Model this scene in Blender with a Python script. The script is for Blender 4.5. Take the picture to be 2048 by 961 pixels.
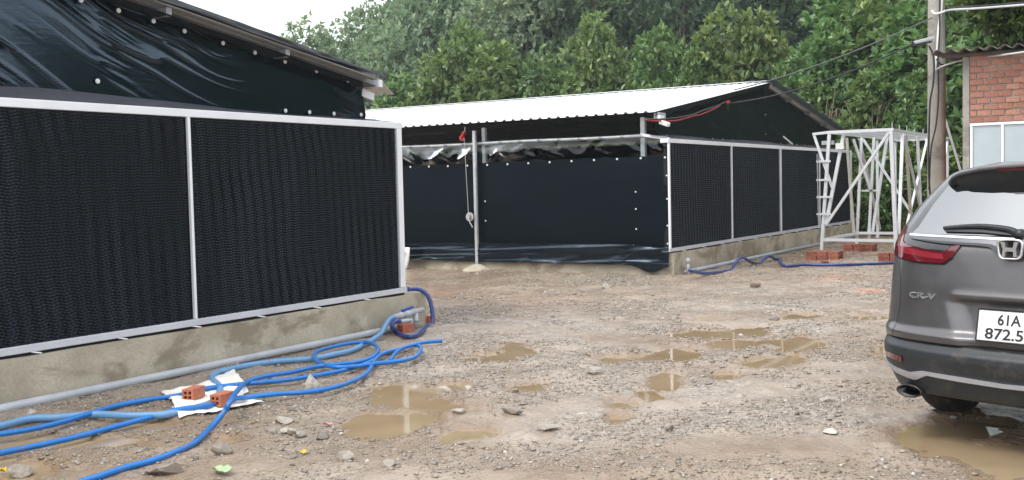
import bpy, bmesh, math, random
import numpy as np
from mathutils import Matrix, Vector
random.seed(7)
rng = np.random.default_rng(7)
for o in list(bpy.data.objects):
    bpy.data.objects.remove(o)
sc = bpy.context.scene
col = sc.collection

# ------------------------------------------------------------------ camera
# world: X runs along the pad walls (away to the right), Y along the shed sides (away to the left), Z up, metres
F, CX, CY, H = 2108., 1024., 480.5, 1.6
FL = np.array([1, 1, -1.])
def cray(x, y): return np.array([(x - CX) / F, -(y - CY) / F, 1.])
def nrm(v): return v / np.linalg.norm(v)
_a = nrm(cray(2332, 343)) * FL
_b = nrm(cray(-2383, 449)) * FL
_up = nrm(np.cross(_a, _b)); _b = np.cross(_up, _a)
CM = np.array([_a, _b, _up]); CAM = np.array([0, 0, H])
def ray(x, y): return CM @ (cray(x, y) * FL)
def gnd(x, y, z=0.): r = ray(x, y); return CAM + r * (z - H) / r[2]
def onY(x, y, Y): r = ray(x, y); return CAM + r * Y / r[1]
def onX(x, y, X): r = ray(x, y); return CAM + r * X / r[0]
def atD(x, y, d): return CAM + ray(x, y) * d

cam = bpy.data.objects.new('camera', bpy.data.cameras.new('camera'))
col.objects.link(cam); sc.camera = cam
cam.data.sensor_width = 36; cam.data.sensor_fit = 'HORIZONTAL'
cam.data.lens = F / 2048 * 36
cam.data.clip_start = .05; cam.data.clip_end = 2000
m4 = Matrix([list(CM[i]) + [CAM[i]] for i in range(3)] + [[0, 0, 0, 1]])
cam.matrix_world = m4

# ------------------------------------------------------------------ sky, sun, exposure
SUN_EL, SUN_AZ = math.radians(58), math.radians(150)     # azimuth measured counter-clockwise from +X
world = bpy.data.worlds.new('World'); sc.world = world; world.use_nodes = True
nt = world.node_tree; nt.nodes.clear()
out = nt.nodes.new('ShaderNodeOutputWorld'); bg = nt.nodes.new('ShaderNodeBackground')
sky = nt.nodes.new('ShaderNodeTexSky'); sky.sky_type = 'NISHITA'; sky.sun_disc = False
sky.sun_elevation = SUN_EL; sky.sun_rotation = math.pi / 2 - SUN_AZ
sky.air_density = 1.0; sky.dust_density = 4.0
hs = nt.nodes.new('ShaderNodeHueSaturation'); hs.inputs['Saturation'].default_value = .35
mixs = nt.nodes.new('ShaderNodeMix'); mixs.data_type = 'RGBA'; mixs.inputs[0].default_value = .72
mixs.inputs[7].default_value = (8.4, 8.8, 9.3, 1)        # even cloud cover
nt.links.new(sky.outputs[0], hs.inputs['Color']); nt.links.new(hs.outputs[0], mixs.inputs[6])
nt.links.new(mixs.outputs[2], bg.inputs[0]); bg.inputs[1].default_value = .12
nt.links.new(bg.outputs[0], out.inputs[0])
sun = bpy.data.objects.new('sun', bpy.data.lights.new('sun', 'SUN')); col.objects.link(sun)
sun.data.energy = 1.1; sun.data.angle = math.radians(25); sun.data.color = (1, .97, .92)
sd = Vector((math.cos(SUN_EL) * math.cos(SUN_AZ), math.cos(SUN_EL) * math.sin(SUN_AZ), math.sin(SUN_EL)))
sun.rotation_euler = sd.to_track_quat('Z', 'Y').to_euler()
sun.location = (0, 0, 30)
sc.view_settings.view_transform = 'Standard'; sc.view_settings.look = 'None'
sc.view_settings.gamma = 1; sc.view_settings.use_curve_mapping = False
sc.view_settings.exposure = 1.0

# ------------------------------------------------------------------ helpers
ORG = {}
def org(p): return ORG[p.name] if p is not None else np.zeros(3)
def tag(o, label=None, cat=None, group=None, kind=None):
    if label: o['label'] = label
    if cat: o['category'] = cat
    if group: o['group'] = group
    if kind: o['kind'] = kind
    return o
def thing(name, label, cat, loc, group=None):
    o = bpy.data.objects.new(name, None); col.objects.link(o)
    o.empty_display_size = .1
    o.location = [float(c) for c in loc]; ORG[o.name] = np.array(loc, float)
    return tag(o, label, cat, group)
def link(name, mesh, parent=None, loc=None, rot=None, scale=None):
    """mesh in local coordinates placed at world loc under parent (parents are unrotated)"""
    o = bpy.data.objects.new(name, mesh); col.objects.link(o)
    w = np.array(loc if loc is not None else org(parent), float)
    o.parent = parent
    o.location = w - org(parent)
    if rot is not None: o.rotation_euler = rot
    if scale is not None: o.scale = scale
    ORG[o.name] = w
    return o
def unit(v): v = np.asarray(v, float); return v / (np.linalg.norm(v) + 1e-12)
class MB:
    def __init__(s): s.v = []; s.f = []
    def add(s, v, f):
        n = len(s.v); s.v.extend([tuple(map(float, p)) for p in v]); s.f.extend([tuple(n + i for i in q) for q in f]); return s
    def box(s, a, b):
        x0, y0, z0 = a; x1, y1, z1 = b
        return s.add([(x0,y0,z0),(x1,y0,z0),(x1,y1,z0),(x0,y1,z0),(x0,y0,z1),(x1,y0,z1),(x1,y1,z1),(x0,y1,z1)],
              [(0,3,2,1),(4,5,6,7),(0,1,5,4),(1,2,6,5),(2,3,7,6),(3,0,4,7)])
    def bar(s, p, q, w, h=None, up=(0, 0, 1)):
        p = np.array(p, float); q = np.array(q, float); h = h or w
        d = unit(q - p); up = np.array(up, float)
        if abs(d @ up) > .97: up = np.array([0, 1., 0])
        a = unit(np.cross(d, up)) * w / 2; b = unit(np.cross(a, d)) * h / 2
        return s.add([p-a-b, p+a-b, p+a+b, p-a+b, q-a-b, q+a-b, q+a+b, q-a+b],
              [(0,3,2,1),(4,5,6,7),(0,1,5,4),(1,2,6,5),(2,3,7,6),(3,0,4,7)])
    def tube(s, pts, r, n=10, caps=True):
        P = np.array(pts, float); k = len(P)
        r = np.broadcast_to(np.array(r, float), (k,))
        T = np.gradient(P, axis=0); T /= np.linalg.norm(T, axis=1)[:, None] + 1e-12
        u = np.array([0, 0, 1.]) if abs(T[0][2]) < .9 else np.array([1., 0, 0])
        u = unit(u - (u @ T[0]) * T[0]); V = []
        for i in range(k):
            u = unit(u - (u @ T[i]) * T[i]); w = np.cross(T[i], u)
            for j in range(n):
                a = 2 * math.pi * j / n; V.append(P[i] + r[i] * (math.cos(a) * u + math.sin(a) * w))
        Fc = [(i*n+j, i*n+(j+1) % n, (i+1)*n+(j+1) % n, (i+1)*n+j) for i in range(k-1) for j in range(n)]
        if caps: Fc += [tuple(range(n))[::-1], tuple((k-1)*n + j for j in range(n))]
        return s.add(V, Fc)
    def grid(s, G):
        G = np.asarray(G, float); a, b = G.shape[:2]
        return s.add(G.reshape(-1, 3), [(i*b+j, (i+1)*b+j, (i+1)*b+j+1, i*b+j+1) for i in range(a-1) for j in range(b-1)])
    def mesh(s, name, mat, smooth=False, off=None):
        me = bpy.data.meshes.new(name)
        v = np.array(s.v, float)
        if off is not None: v = v - np.array(off)
        me.from_pydata([tuple(p) for p in v], [], s.f); me.update()
        if mat is not None: me.materials.append(mat)
        if smooth: me.shade_smooth()
        return me
    def build(s, name, mat, parent=None, smooth=False, origin=None):
        o_ = org(parent) if origin is None else np.array(origin, float)
        return link(name, s.mesh(name, mat, smooth, o_), parent, o_)
def bevel(o, w=.004, seg=2):
    m = o.modifiers.new('bevel', 'BEVEL'); m.width = w; m.segments = seg; m.limit_method = 'ANGLE'; return o
def fastmesh(name, V, Q, mat, smooth=False, attr=None):
    """big meshes from numpy arrays; Q is (n,3) or (n,4)"""
    me = bpy.data.meshes.new(name); k = Q.shape[1]
    me.vertices.add(len(V)); me.vertices.foreach_set('co', np.ascontiguousarray(V, dtype=np.float32).ravel())
    me.loops.add(Q.size); me.loops.foreach_set('vertex_index', np.ascontiguousarray(Q, dtype=np.int32).ravel())
    me.polygons.add(len(Q)); me.polygons.foreach_set('loop_start', np.arange(0, Q.size, k, dtype=np.int32))
    if smooth: me.polygons.foreach_set('use_smooth', np.ones(len(Q), bool))
    me.update(calc_edges=True); me.validate()
    for nm, arr in (attr or {}).items():
        if arr.ndim == 1:
            a = me.attributes.new(nm, 'FLOAT', 'POINT'); a.data.foreach_set('value', arr.astype(np.float32))
        else:
            a = me.attributes.new(nm, 'FLOAT_COLOR', 'POINT'); a.data.foreach_set('color', arr.astype(np.float32).ravel())
    me.materials.append(mat); return me
def gridquads(a, b):
    i, j = np.meshgrid(np.arange(a-1), np.arange(b-1), indexing='ij')
    n = (i*b + j).ravel(); return np.stack([n, n+b, n+b+1, n+1], 1)
_T = np.random.default_rng(3).random((8, 256, 256))
def vn(x, y, s=0):
    x = np.asarray(x, float) + 37.3; y = np.asarray(y, float) + 91.7
    xi = np.floor(x).astype(int); yi = np.floor(y).astype(int); fx = x - xi; fy = y - yi
    fx = fx*fx*(3-2*fx); fy = fy*fy*(3-2*fy); T = _T[s % 8]
    g = lambda a, b: T[a % 256, b % 256]
    return (g(xi,yi)*(1-fx)+g(xi+1,yi)*fx)*(1-fy) + (g(xi,yi+1)*(1-fx)+g(xi+1,yi+1)*fx)*fy
def smooth_path(pts, n=6):
    P = np.array(pts, float); k = len(P); outp = []
    for i in range(k-1):
        p0 = P[max(i-1, 0)]; p1 = P[i]; p2 = P[i+1]; p3 = P[min(i+2, k-1)]
        for t in np.linspace(0, 1, n, endpoint=False):
            outp.append(.5*((2*p1)+(-p0+p2)*t+(2*p0-5*p1+4*p2-p3)*t*t+(-p0+3*p1-3*p2+p3)*t**3))
    outp.append(P[-1]); return np.array(outp)

# ------------------------------------------------------------------ materials
class N:
    def __init__(s, name):
        s.m = bpy.data.materials.new(name); s.m.use_nodes = True
        s.t = s.m.node_tree; s.b = s.t.nodes['Principled BSDF']; s.o = s.t.nodes['Material Output']
    def new(s, t, **k):
        n = s.t.nodes.new('ShaderNode' + t)
        for a, b in k.items(): setattr(n, a, b)
        return n
    def L(s, a, b): s.t.links.new(a, b)
    def coord(s, scale=(1, 1, 1), rot=(0, 0, 0)):
        c = s.new('TexCoord'); m = s.new('Mapping'); m.inputs['Scale'].default_value = scale; m.inputs['Rotation'].default_value = rot
        s.L(c.outputs['Object'], m.inputs[0]); return m.outputs[0]
    def noise(s, vec, scale, detail=4, rough=.55, dist=0):
        n = s.new('TexNoise'); n.inputs['Scale'].default_value = scale; n.inputs['Detail'].default_value = detail
        n.inputs['Roughness'].default_value = rough; n.inputs['Distortion'].default_value = dist
        s.L(vec, n.inputs['Vector']); return n.outputs['Fac']
    def ramp(s, fac, stops):
        r = s.new('ValToRGB'); e = r.color_ramp.elements
        while len(e) < len(stops): e.new(.5)
        for i, (p, c) in enumerate(stops):
            e[i].position = p; e[i].color = (c, c, c, 1) if not hasattr(c, '__len__') else (*c, 1)
        s.L(fac, r.inputs[0]); return r.outputs[0]
    def mix(s, fac, a, b, mode='MIX'):
        n = s.new('Mix', data_type='RGBA', blend_type=mode)
        for i, x in ((0, fac), (6, a), (7, b)):
            if hasattr(x, 'is_linked'): s.L(x, n.inputs[i])
            elif hasattr(x, '__len__'): n.inputs[i].default_value = (*x, 1)
            else: n.inputs[i].default_value = x
        return n.outputs[2]
    def bump(s, h, strength=.3, dist=.01, prev=None):
        n = s.new('Bump'); n.inputs['Strength'].default_value = strength; n.inputs['Distance'].default_value = dist
        s.L(h, n.inputs['Height'])
        if prev is not None: s.L(prev, n.inputs['Normal'])
        return n.outputs[0]
    def set(s, **k):
        names = dict(base='Base Color', rough='Roughness', metal='Metallic', spec='Specular IOR Level', normal='Normal', coat='Coat Weight',
                     trans='Transmission Weight', ior='IOR', alpha='Alpha', coatr='Coat Roughness', sheen='Sheen Weight')
        for a, x in k.items():
            i = s.b.inputs[names[a]]
            if hasattr(x, 'is_linked'): s.L(x, i)
            elif hasattr(x, '__len__'): i.default_value = (*x, 1)
            else: i.default_value = x
        return s.m
def simple(name, base, rough=.5, metal=0., var=.12, scale=6., bump=0., bscale=40., spec=.5, coat=0.):
    n = N(name); v = n.coord()
    dark = tuple(c*(1-var) for c in base); light = tuple(min(1, c*(1+var)) for c in base)
    f = n.ramp(n.noise(v, scale, 5), [(.3, 0.), (.7, 1.)])
    k = dict(base=n.mix(f, dark, light), rough=rough, metal=metal, spec=spec, coat=coat)
    if bump: k['normal'] = n.bump(n.noise(v, bscale, 4), bump, .01)
    return n.set(**k)

M = {}
def ground_mat():
    n = N('wet_gravel_mud'); v = n.coord()
    a = n.new('Attribute', attribute_name='mask'); sep = n.new('SeparateColor'); n.L(a.outputs['Color'], sep.inputs[0])
    wet, dust, grav = sep.outputs[0], sep.outputs[1], sep.outputs[2]
    mud = n.mix(n.ramp(n.noise(v, 1.3, 6, .6), [(.3, 0.), (.7, 1.)]), (.235, .172, .122), (.41, .33, .255))
    vo = n.new('TexVoronoi', feature='F1'); vo.inputs['Scale'].default_value = 30; n.L(v, vo.inputs['Vector'])
    v2 = n.new('TexVoronoi', feature='F1'); v2.inputs['Scale'].default_value = 70; n.L(v, v2.inputs['Vector'])
    sepv = n.new('SeparateColor'); n.L(vo.outputs['Color'], sepv.inputs[0])
    sepw = n.new('SeparateColor'); n.L(v2.outputs['Color'], sepw.inputs[0])
    gr = n.ramp(sepv.outputs[0], [(0., (.11, .09, .07)), (.4, (.24, .20, .16)), (.8, (.36, .305, .25)), (1., (.52, .455, .385))])
    gr2 = n.ramp(sepw.outputs[1], [(0., (.14, .115, .092)), (.6, (.30, .255, .21)), (1., (.48, .41, .35))])
    grs = n.mix(n.ramp(n.noise(v, 9, 3), [(.42, 0.), (.58, 1.)]), gr, gr2)
    pat = n.ramp(n.noise(v, 2.2, 7, .7), [(.36, 0.), (.6, 1.)])
    mx = n.new('Math', operation='MULTIPLY'); n.L(pat, mx.inputs[0]); n.L(grav, mx.inputs[1])
    c = n.mix(mx.outputs[0], mud, grs)
    c = n.mix(dust, c, (.50, .20, .10))
    wd = n.ramp(wet, [(0., 0.), (1., .85)])
    c = n.mix(wd, c, (.225, .150, .088))
    r = n.ramp(n.noise(v, 3.1, 5), [(.3, .17), (.7, .44)])
    r = n.mix(wet, r, (.18, .18, .18))
    nb = n.bump(n.noise(v, 24, 6, .65), .55, .02)
    nb = n.bump(vo.outputs['Distance'], .35, .012, nb)
    nb = n.bump(n.noise(v, 90, 4, .6), .5, .006, nb)
    return n.set(base=c, rough=r, normal=nb, spec=.6)
M['ground'] = ground_mat()
def stone_mat():
    n = N('crushed_stone'); a = n.new('Attribute', attribute_name='tint'); v = n.coord()
    c = n.ramp(a.outputs['Fac'], [(0., (.15, .125, .10)), (.3, (.26, .22, .18)), (.6, (.33, .285, .24)), (.85, (.42, .37, .315)), (1., (.62, .57, .51))])
    c = n.mix(n.ramp(n.noise(v, 60, 4), [(.35, 0.), (.65, .5)]), c, (.15, .12, .09))
    return n.set(base=c, rough=.42, normal=n.bump(n.noise(v, 120, 3), .4, .004))
M['stone'] = stone_mat()
def water_mat():
    n = N('muddy_water'); v = n.coord()
    c = n.mix(n.ramp(n.noise(v, 1.7, 4), [(.3, 0.), (.7, 1.)]), (.25, .175, .10), (.32, .24, .15))
    return n.set(base=c, rough=.03, ior=1.33, normal=n.bump(n.noise(v, 6, 2), .02, .01))
M['water'] = water_mat()
def concrete_mat(name, lo=(.35, .305, .225), hi=(.55, .49, .38), stain=(.22, .175, .11)):
    n = N(name); v = n.coord(); vs = n.coord((1, 1, 1.6))
    c = n.mix(n.ramp(n.noise(v, 1.6, 6, .6), [(.35, 0.), (.65, 1.)]), lo, hi)
    c = n.mix(n.ramp(n.noise(vs, 1.1, 7, .65, .6), [(.52, 0.), (.6, .75)]), c, stain)
    c = n.mix(n.ramp(n.noise(v, 3.3, 6, .7), [(.60, 0.), (.68, .6)]), c, (.60, .56, .47))
    c = n.mix(n.ramp(n.noise(v, 50, 4), [(.4, 0.), (.7, .35)]), c, (.2, .18, .15))
    return n.set(base=c, rough=.7, normal=n.bump(n.noise(v, 35, 5, .65), .35, .012))
M['concrete'] = concrete_mat('stained_concrete')
M['pole'] = concrete_mat('pole_concrete', (.27, .25, .22), (.38, .355, .31), (.16, .145, .125))
def tarp_mat(name, base, rough, bs, brot, bstr, spec=.5):
    n = N(name); n.b.inputs['Specular Tint'].default_value = (.62, .80, 1, 1); v = n.coord((1.0, 1.0, 6), brot)
    f = n.ramp(n.noise(v, bs, 4, .55, .4), [(.35, 0.), (.65, 1.)])
    nb = n.bump(n.noise(v, bs, 3, .5, .5), bstr, .03)
    return n.set(base=n.mix(f, tuple(c*.8 for c in base), tuple(c*1.25 for c in base)), rough=rough, spec=spec, normal=nb)
M['tarp'] = tarp_mat('black_tarpaulin', (.002, .0055, .0095), .13, 5.0, (0, .45, 0), .03, .8)
M['tarp2'] = tarp_mat('dark_gable_tarpaulin', (.0025, .005, .0068), .40, 1.6, (0, .2, 0), .10, .22)
M['curtain'] = tarp_mat('matt_black_curtain', (.0020, .0042, .0062), .50, 1.2, (0, 0, 0), .05, .18)
M['flap'] = tarp_mat('black_plastic_flap', (.005, .008, .011), .22, 2.2, (0, 0, 0), .30)
M['wrap'] = simple('weathered_black_sheet', (.022, .024, .028), .5, var=.3, scale=4, bump=.3, bscale=14)
M['cover'] = simple('grey_cover_sheet', (.055, .056, .066), .42, var=.25, scale=3, bump=.25, bscale=9)
M['pad'] = simple('pad_backing', (.003, .006, .010), .8, var=.3)
def flute_mat():
    n = N('cellulose_pad'); v = n.coord((1, 1, .12))
    c = n.mix(n.ramp(n.noise(v, 2.6, 5, .6), [(.35, 0.), (.65, 1.)]), (.011, .019, .028), (.033, .047, .063))
    return n.set(base=c, rough=.55)
M['flute'] = flute_mat()
M['rail'] = simple('aluminium_rail', (.80, .81, .83), .42, .1, var=.06, scale=2.2)
M['rail_low'] = simple('dull_aluminium', (.56, .565, .60), .45, .1, var=.1, scale=2.2)
M['galv'] = simple('galvanised_steel', (.50, .52, .53), .45, .35, var=.15, scale=9)
M['washer'] = simple('white_washer', (.72, .74, .74), .4, 0, .05)
def roof_mat():
    n = N('white_roof_sheet'); v = n.coord((1, .25, 1))
    c = n.mix(n.ramp(n.noise(v, 1.2, 5, .6), [(.35, 0.), (.7, 1.)]), (.70, .71, .70), (.84, .85, .85))
    c = n.mix(n.ramp(n.noise(n.coord(), 3.0, 6, .7), [(.62, 0.), (.72, .4)]), c, (.42, .40, .36))
    return n.set(base=c, rough=.45)
M['roof'] = roof_mat()
M['beam'] = simple('grey_purlin', (.42, .44, .46), .5, .2, var=.15)
M['whitesteel'] = simple('white_painted_steel', (.66, .68, .70), .35, .15, var=.07, scale=7)
M['tansteel'] = simple('primed_steel', (.42, .40, .34), .5, .1, var=.15)
def clear_mat():
    n = N('clear_plastic_sheet'); v = n.coord((2.0, 1.0, 1.5))
    nb = n.bump(n.noise(v, 2.0, 1, .4, 1.0), .28, .10)
    fr = n.new('Fresnel'); fr.inputs['IOR'].default_value = 1.5; n.L(nb, fr.inputs['Normal'])
    tr = n.new('BsdfTransparent'); tr.inputs[0].default_value = (.86, .89, .89, 1)
    gl = n.new('BsdfGlossy'); gl.inputs['Roughness'].default_value = .07; n.L(nb, gl.inputs['Normal'])
    gl.inputs['Color'].default_value = (.9, .92, .94, 1)
    ad = n.new('Math', operation='MULTIPLY_ADD'); n.L(fr.outputs[0], ad.inputs[0]); ad.inputs[1].default_value = .9; ad.inputs[2].default_value = .0
    mx = n.new('MixShader'); n.L(ad.outputs[0], mx.inputs[0]); n.L(tr.outputs[0], mx.inputs[1]); n.L(gl.outputs[0], mx.inputs[2])
    n.L(mx.outputs[0], n.o.inputs[0]); return n.m
M['clear'] = clear_mat()
M['hose'] = simple('blue_pvc_hose', (.010, .150, .47), .33, var=.18, scale=3)
M['hose_pale'] = simple('faded_blue_hose', (.13, .29, .50), .42, var=.18, scale=3)
M['hose_dark'] = simple('dark_blue_hose', (.022, .048, .20), .3, var=.2, scale=4)
M['pvc'] = simple('grey_pvc', (.40, .42, .45), .4, var=.14, scale=5)
M['valve_blue'] = simple('blue_handle', (.03, .07, .36), .4)
def brick_mat(name, a, b):
    n = N(name); v = n.coord(); oi = n.new('ObjectInfo')
    c = n.mix(oi.outputs['Random'], a, b)
    c = n.mix(n.ramp(n.noise(v, 30, 5, .65), [(.4, 0.), (.7, .5)]), c, tuple(x*.45 for x in a))
    c = n.mix(n.ramp(n.noise(v, 14, 4), [(.58, 0.), (.70, .6)]), c, (.40, .34, .28))
    return n.set(base=c, rough=.75, normal=n.bump(n.noise(v, 60, 4), .4, .005))
M['brick'] = brick_mat('fired_clay', (.38, .105, .055), (.50, .17, .095))
M['wallbrick'] = brick_mat('wall_brick', (.31, .125, .085), (.44, .21, .145))
M['dustybrick'] = brick_mat('dark_clay', (.26, .08, .05), (.38, .13, .085))
M['mortar'] = simple('mortar', (.36, .33, .29), .85, var=.2, scale=20, bump=.5)
M['sack'] = simple('woven_white_sack', (.80, .77, .70), .6, var=.12, scale=7, bump=.3, bscale=50)
M['redprint'] = simple('red_print', (.5, .09, .09), .5)
M['door'] = simple('grey_blue_sheet', (.40, .46, .48), .42, .1, var=.07, scale=3)
M['fibre'] = simple('fibre_cement', (.115, .10, .085), .8, var=.35, scale=6, bump=.4)
M['cable'] = simple('black_cable', (.018, .018, .02), .5)
M['cable_w'] = simple('pale_cable', (.50, .51, .50), .5)
M['cable_g'] = simple('grey_cable', (.10, .105, .105), .5)
M['cable_r'] = simple('red_wire', (.40, .03, .04), .45)
M['red'] = simple('red_plastic', (.42, .03, .035), .4)
M['whiteplastic'] = simple('white_plastic', (.74, .74, .72), .4, var=.05)
M['tank'] = simple('dark_blue_drum', (.022, .035, .06), .45)
M['bark'] = simple('bark', (.13, .10, .075), .85, var=.35, scale=8, bump=.6)
M['bark_tan'] = simple('tan_bark', (.24, .16, .10), .8, var=.3, scale=8, bump=.5)
M['dry'] = simple('dry_twigs', (.20, .15, .11), .85, var=.3, scale=8)
def leaf_mat(name, dark, mid, light, gloss=.35, trans=.35):
    n = N(name); a = n.new('Attribute', attribute_name='tint'); oi = n.new('ObjectInfo')
    c = n.ramp(a.outputs['Fac'], [(0., dark), (.55, mid), (1., light)])
    hv = n.new('HueSaturation'); n.L(c, hv.inputs['Color'])
    mr = n.new('MapRange'); mr.inputs[3].default_value = .462; mr.inputs[4].default_value = .525
    n.L(oi.outputs['Random'], mr.inputs[0]); n.L(mr.outputs[0], hv.inputs['Hue'])
    n.set(base=hv.outputs[0], rough=gloss, spec=.45)
    t = n.new('BsdfTranslucent'); tc = n.mix(.5, hv.outputs[0], (.16, .24, .03)); n.L(tc, t.inputs[0])
    mx = n.new('MixShader'); mx.inputs[0].default_value = trans
    n.L(n.b.outputs[0], mx.inputs[1]); n.L(t.outputs[0], mx.inputs[2]); n.L(mx.outputs[0], n.o.inputs[0]); return n.m
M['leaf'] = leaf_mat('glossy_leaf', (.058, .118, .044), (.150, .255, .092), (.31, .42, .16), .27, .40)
M['leaf_far'] = leaf_mat('forest_leaf', (.15, .24, .18), (.28, .39, .26), (.45, .53, .31), .6, .48)  # distance haze put into the colour: paler, bluer leaves
M['leaf_dark'] = leaf_mat('shaded_forest_leaf', (.040, .075, .055), (.075, .13, .085), (.14, .20, .11), .6, .4)  # darker copy of the forest leaf, its shade put into the colour
M['leaf_bright'] = leaf_mat('young_leaf', (.10, .15, .03), (.17, .25, .05), (.25, .32, .08), .5, .45)
M['leaf_over'] = leaf_mat('overhanging_leaf', (.030, .055, .014), (.055, .095, .022), (.12, .16, .05), .22, .3)
# car
def paint_mat():
    n = N('warm_grey_metallic_paint'); v = n.coord()
    c = n.mix(n.ramp(n.noise(v, 3, 4), [(.35, 0.), (.65, 1.)]), (.094, .090, .092), (.116, .111, .112))
    return n.set(base=c, rough=n.ramp(n.noise(v, 9, 5), [(.3, .30), (.7, .44)]), metal=.55, coat=.6, coatr=.12)
M['paint'] = paint_mat()
def dirty(name, base, rough, dirt, lo, hi, scale, metal=0.):
    n = N(name); v = n.coord(); f = n.ramp(n.noise(v, scale, 7, .7), [(lo, 0.), (hi, .7)])
    c = n.mix(n.ramp(n.noise(v, 3, 4), [(.3, 0.), (.7, 1.)]), tuple(x*.85 for x in base), tuple(x*1.15 for x in base))
    return n.set(base=n.mix(f, c, dirt), rough=n.mix(f, (rough,)*3, (.75,)*3), metal=metal)
M['plastic'] = dirty('black_bumper_plastic', (.020, .024, .028), .42, (.10, .085, .07), .52, .72, 7)
M['hose'] = dirty('blue_pvc_hose', (.010, .150, .47), .33, (.22, .17, .12), .56, .72, 16)
M['hose_pale'] = dirty('faded_blue_hose', (.13, .29, .50), .42, (.25, .20, .15), .54, .70, 14)
M['tyre_mud'] = dirty('muddy_tyre', (.014, .014, .014), .8, (.16, .125, .09), .50, .66, 9)
M['gap'] = simple('panel_gap', (.006, .006, .006), .8)
M['glass'] = simple('tinted_glass', (.020, .024, .028), .05, var=.1, spec=1.0)
M['glass'].node_tree.nodes['Principled BSDF'].inputs['IOR'].default_value = 2.4
M['chrome'] = simple('chrome_trim', (.70, .70, .72), .24, .85, var=.05)
M['satin'] = simple('satin_silver', (.50, .51, .55), .38, .5, var=.05)
M['lamp'] = simple('red_lamp_lens', (.10, .004, .008), .12, var=.15, coat=1.)
M['lamp_in'] = simple('inner_red_lens', (.21, .014, .022), .2, var=.1, coat=.6)
M['smoke'] = simple('smoked_lens', (.018, .016, .017), .12, var=.2, coat=.6)
M['plate'] = simple('plate_white', (.72, .73, .70), .45, var=.05)
M['ink'] = simple('plate_black', (.012, .012, .014), .5)
M['tyre'] = simple('tyre_rubber', (.014, .014, .014), .75, var=.3, scale=20, bump=.3)
M['alloy'] = simple('alloy_rim', (.45, .45, .47), .3, .8)
M['exhaust'] = simple('exhaust_tip', (.06, .06, .06), .3, .9)

# ------------------------------------------------------------------ ground with puddle hollows
PUD = [  # x, y, rx, ry in photo pixels -> hollows on the ground
 (762,848,60,26),(800,792,62,22),(872,812,66,18),(905,775,38,10),(835,832,55,18),(925,864,50,13),
 (1030,697,32,13),(991,714,40,8),(947,719,34,7),(1057,776,38,9),(1030,780,20,8),
 (1409,669,52,9),(1466,686,55,10),(1505,662,30,8),(1361,713,48,14),(1330,767,30,18),(1558,684,44,6),(1606,689,34,17),(1545,724,60,11),(1590,714,26,9),
 (1450,752,28,8),(1431,640,36,4),(1593,632,36,6),(1733,634,38,6),(1762,702,18,13),(1236,720,48,8),(1290,716,40,7),(1242,812,30,12),(1236,838,22,12),(1300,790,24,10),
 (1880,878,95,34),(2020,912,90,36),(1960,860,60,24),
 (130,888,130,13),(290,850,80,9),(40,935,80,18),(455,880,36,8)]
def axis(parts):
    o = []
    for a, b, st in parts: o.append(np.arange(a, b - 1e-6, st))
    return np.unique(np.round(np.concatenate(o), 4))
geo = np.array([0, .6, 1.5, 3, 6, 12, 25, 50, 100, 200, 400, 800.])
gx = np.concatenate([3.2 - geo[::-1][:-1], axis([(3.2, 13, .036), (13, 19, .06), (19, 33, .16)]), 33 + geo])
gy = np.concatenate([-3 - geo[::-1][:-1], axis([(-3, .2, .08), (.2, 8, .036), (8, 14, .08)]), 14 + geo])
GX, GY = np.meshgrid(gx, gy, indexing='ij')
def pud_field(X, Y):
    fld = np.zeros_like(X)
    for x, y, rx, ry in PUD:
        c = gnd(x, y)[:2]; a = gnd(x + rx, y)[:2] - c; b = gnd(x, y + ry)[:2] - c
        J = np.linalg.inv(np.stack([a, b], 1))
        dx = X - c[0]; dy = Y - c[1]
        q = (J[0, 0]*dx + J[0, 1]*dy)**2 + (J[1, 0]*dx + J[1, 1]*dy)**2
        fld = np.maximum(fld, np.exp(-q * .62))
    return fld
def ground_h(X, Y):
    big = (vn(X*.55, Y*.55, 1) - .5) * .03
    mid = (vn(X*1.9, Y*1.9, 2) - .5) * .032 + (vn(X*4.7, Y*4.7, 3) - .5) * .024
    fine = (vn(X*11, Y*11, 4) - .5) * .016 + (vn(X*22, Y*22, 5) - .5) * .010
    h = .018 + big * .5 + mid + fine
    p = pud_field(X, Y)
    rag = (vn(X*3.3, Y*3.3, 6) - .5) * .75 + (vn(X*8, Y*8, 7) - .5) * .65 + (vn(X*17, Y*17, 0) - .5) * .35
    pm = np.clip((p + rag * .70 - .19) / .60, 0, 1)
    pm = pm * (p > .12)
    lim = np.maximum(h, .006)
    z = lim * (1 - pm) + (-.030 + fine * .6) * pm
    far = np.clip((np.hypot(X - 14, Y - 5) - 22) / 10, 0, 1)
    return z * (1 - far), pm
GZ, PM = ground_h(GX, GY)
_pf = pud_field(GX, GY)
_low = vn(GX*.42+GY*.25, GY*.55-GX*.15, 0)*.6 + vn(GX*1.3, GY*1.3, 6)*.4
_left = np.exp(-(((GX-4.6)/1.6)**2 + ((GY-5.9)/.9)**2))
wet = np.clip(_pf*2.5 - .22 + (vn(GX*6, GY*6, 2)-.5)*.7*(_pf > .08), 0, 1)
wet = np.maximum(wet, np.clip((_low-.44)*2.8, 0, .70)*(.6+.8*vn(GX*7, GY*7, 4)))
wet = np.clip(np.maximum(wet, _left*.95*(.4+.9*vn(GX*4, GY*4, 1))), 0, 1)
dust = np.zeros_like(GX)
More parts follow.
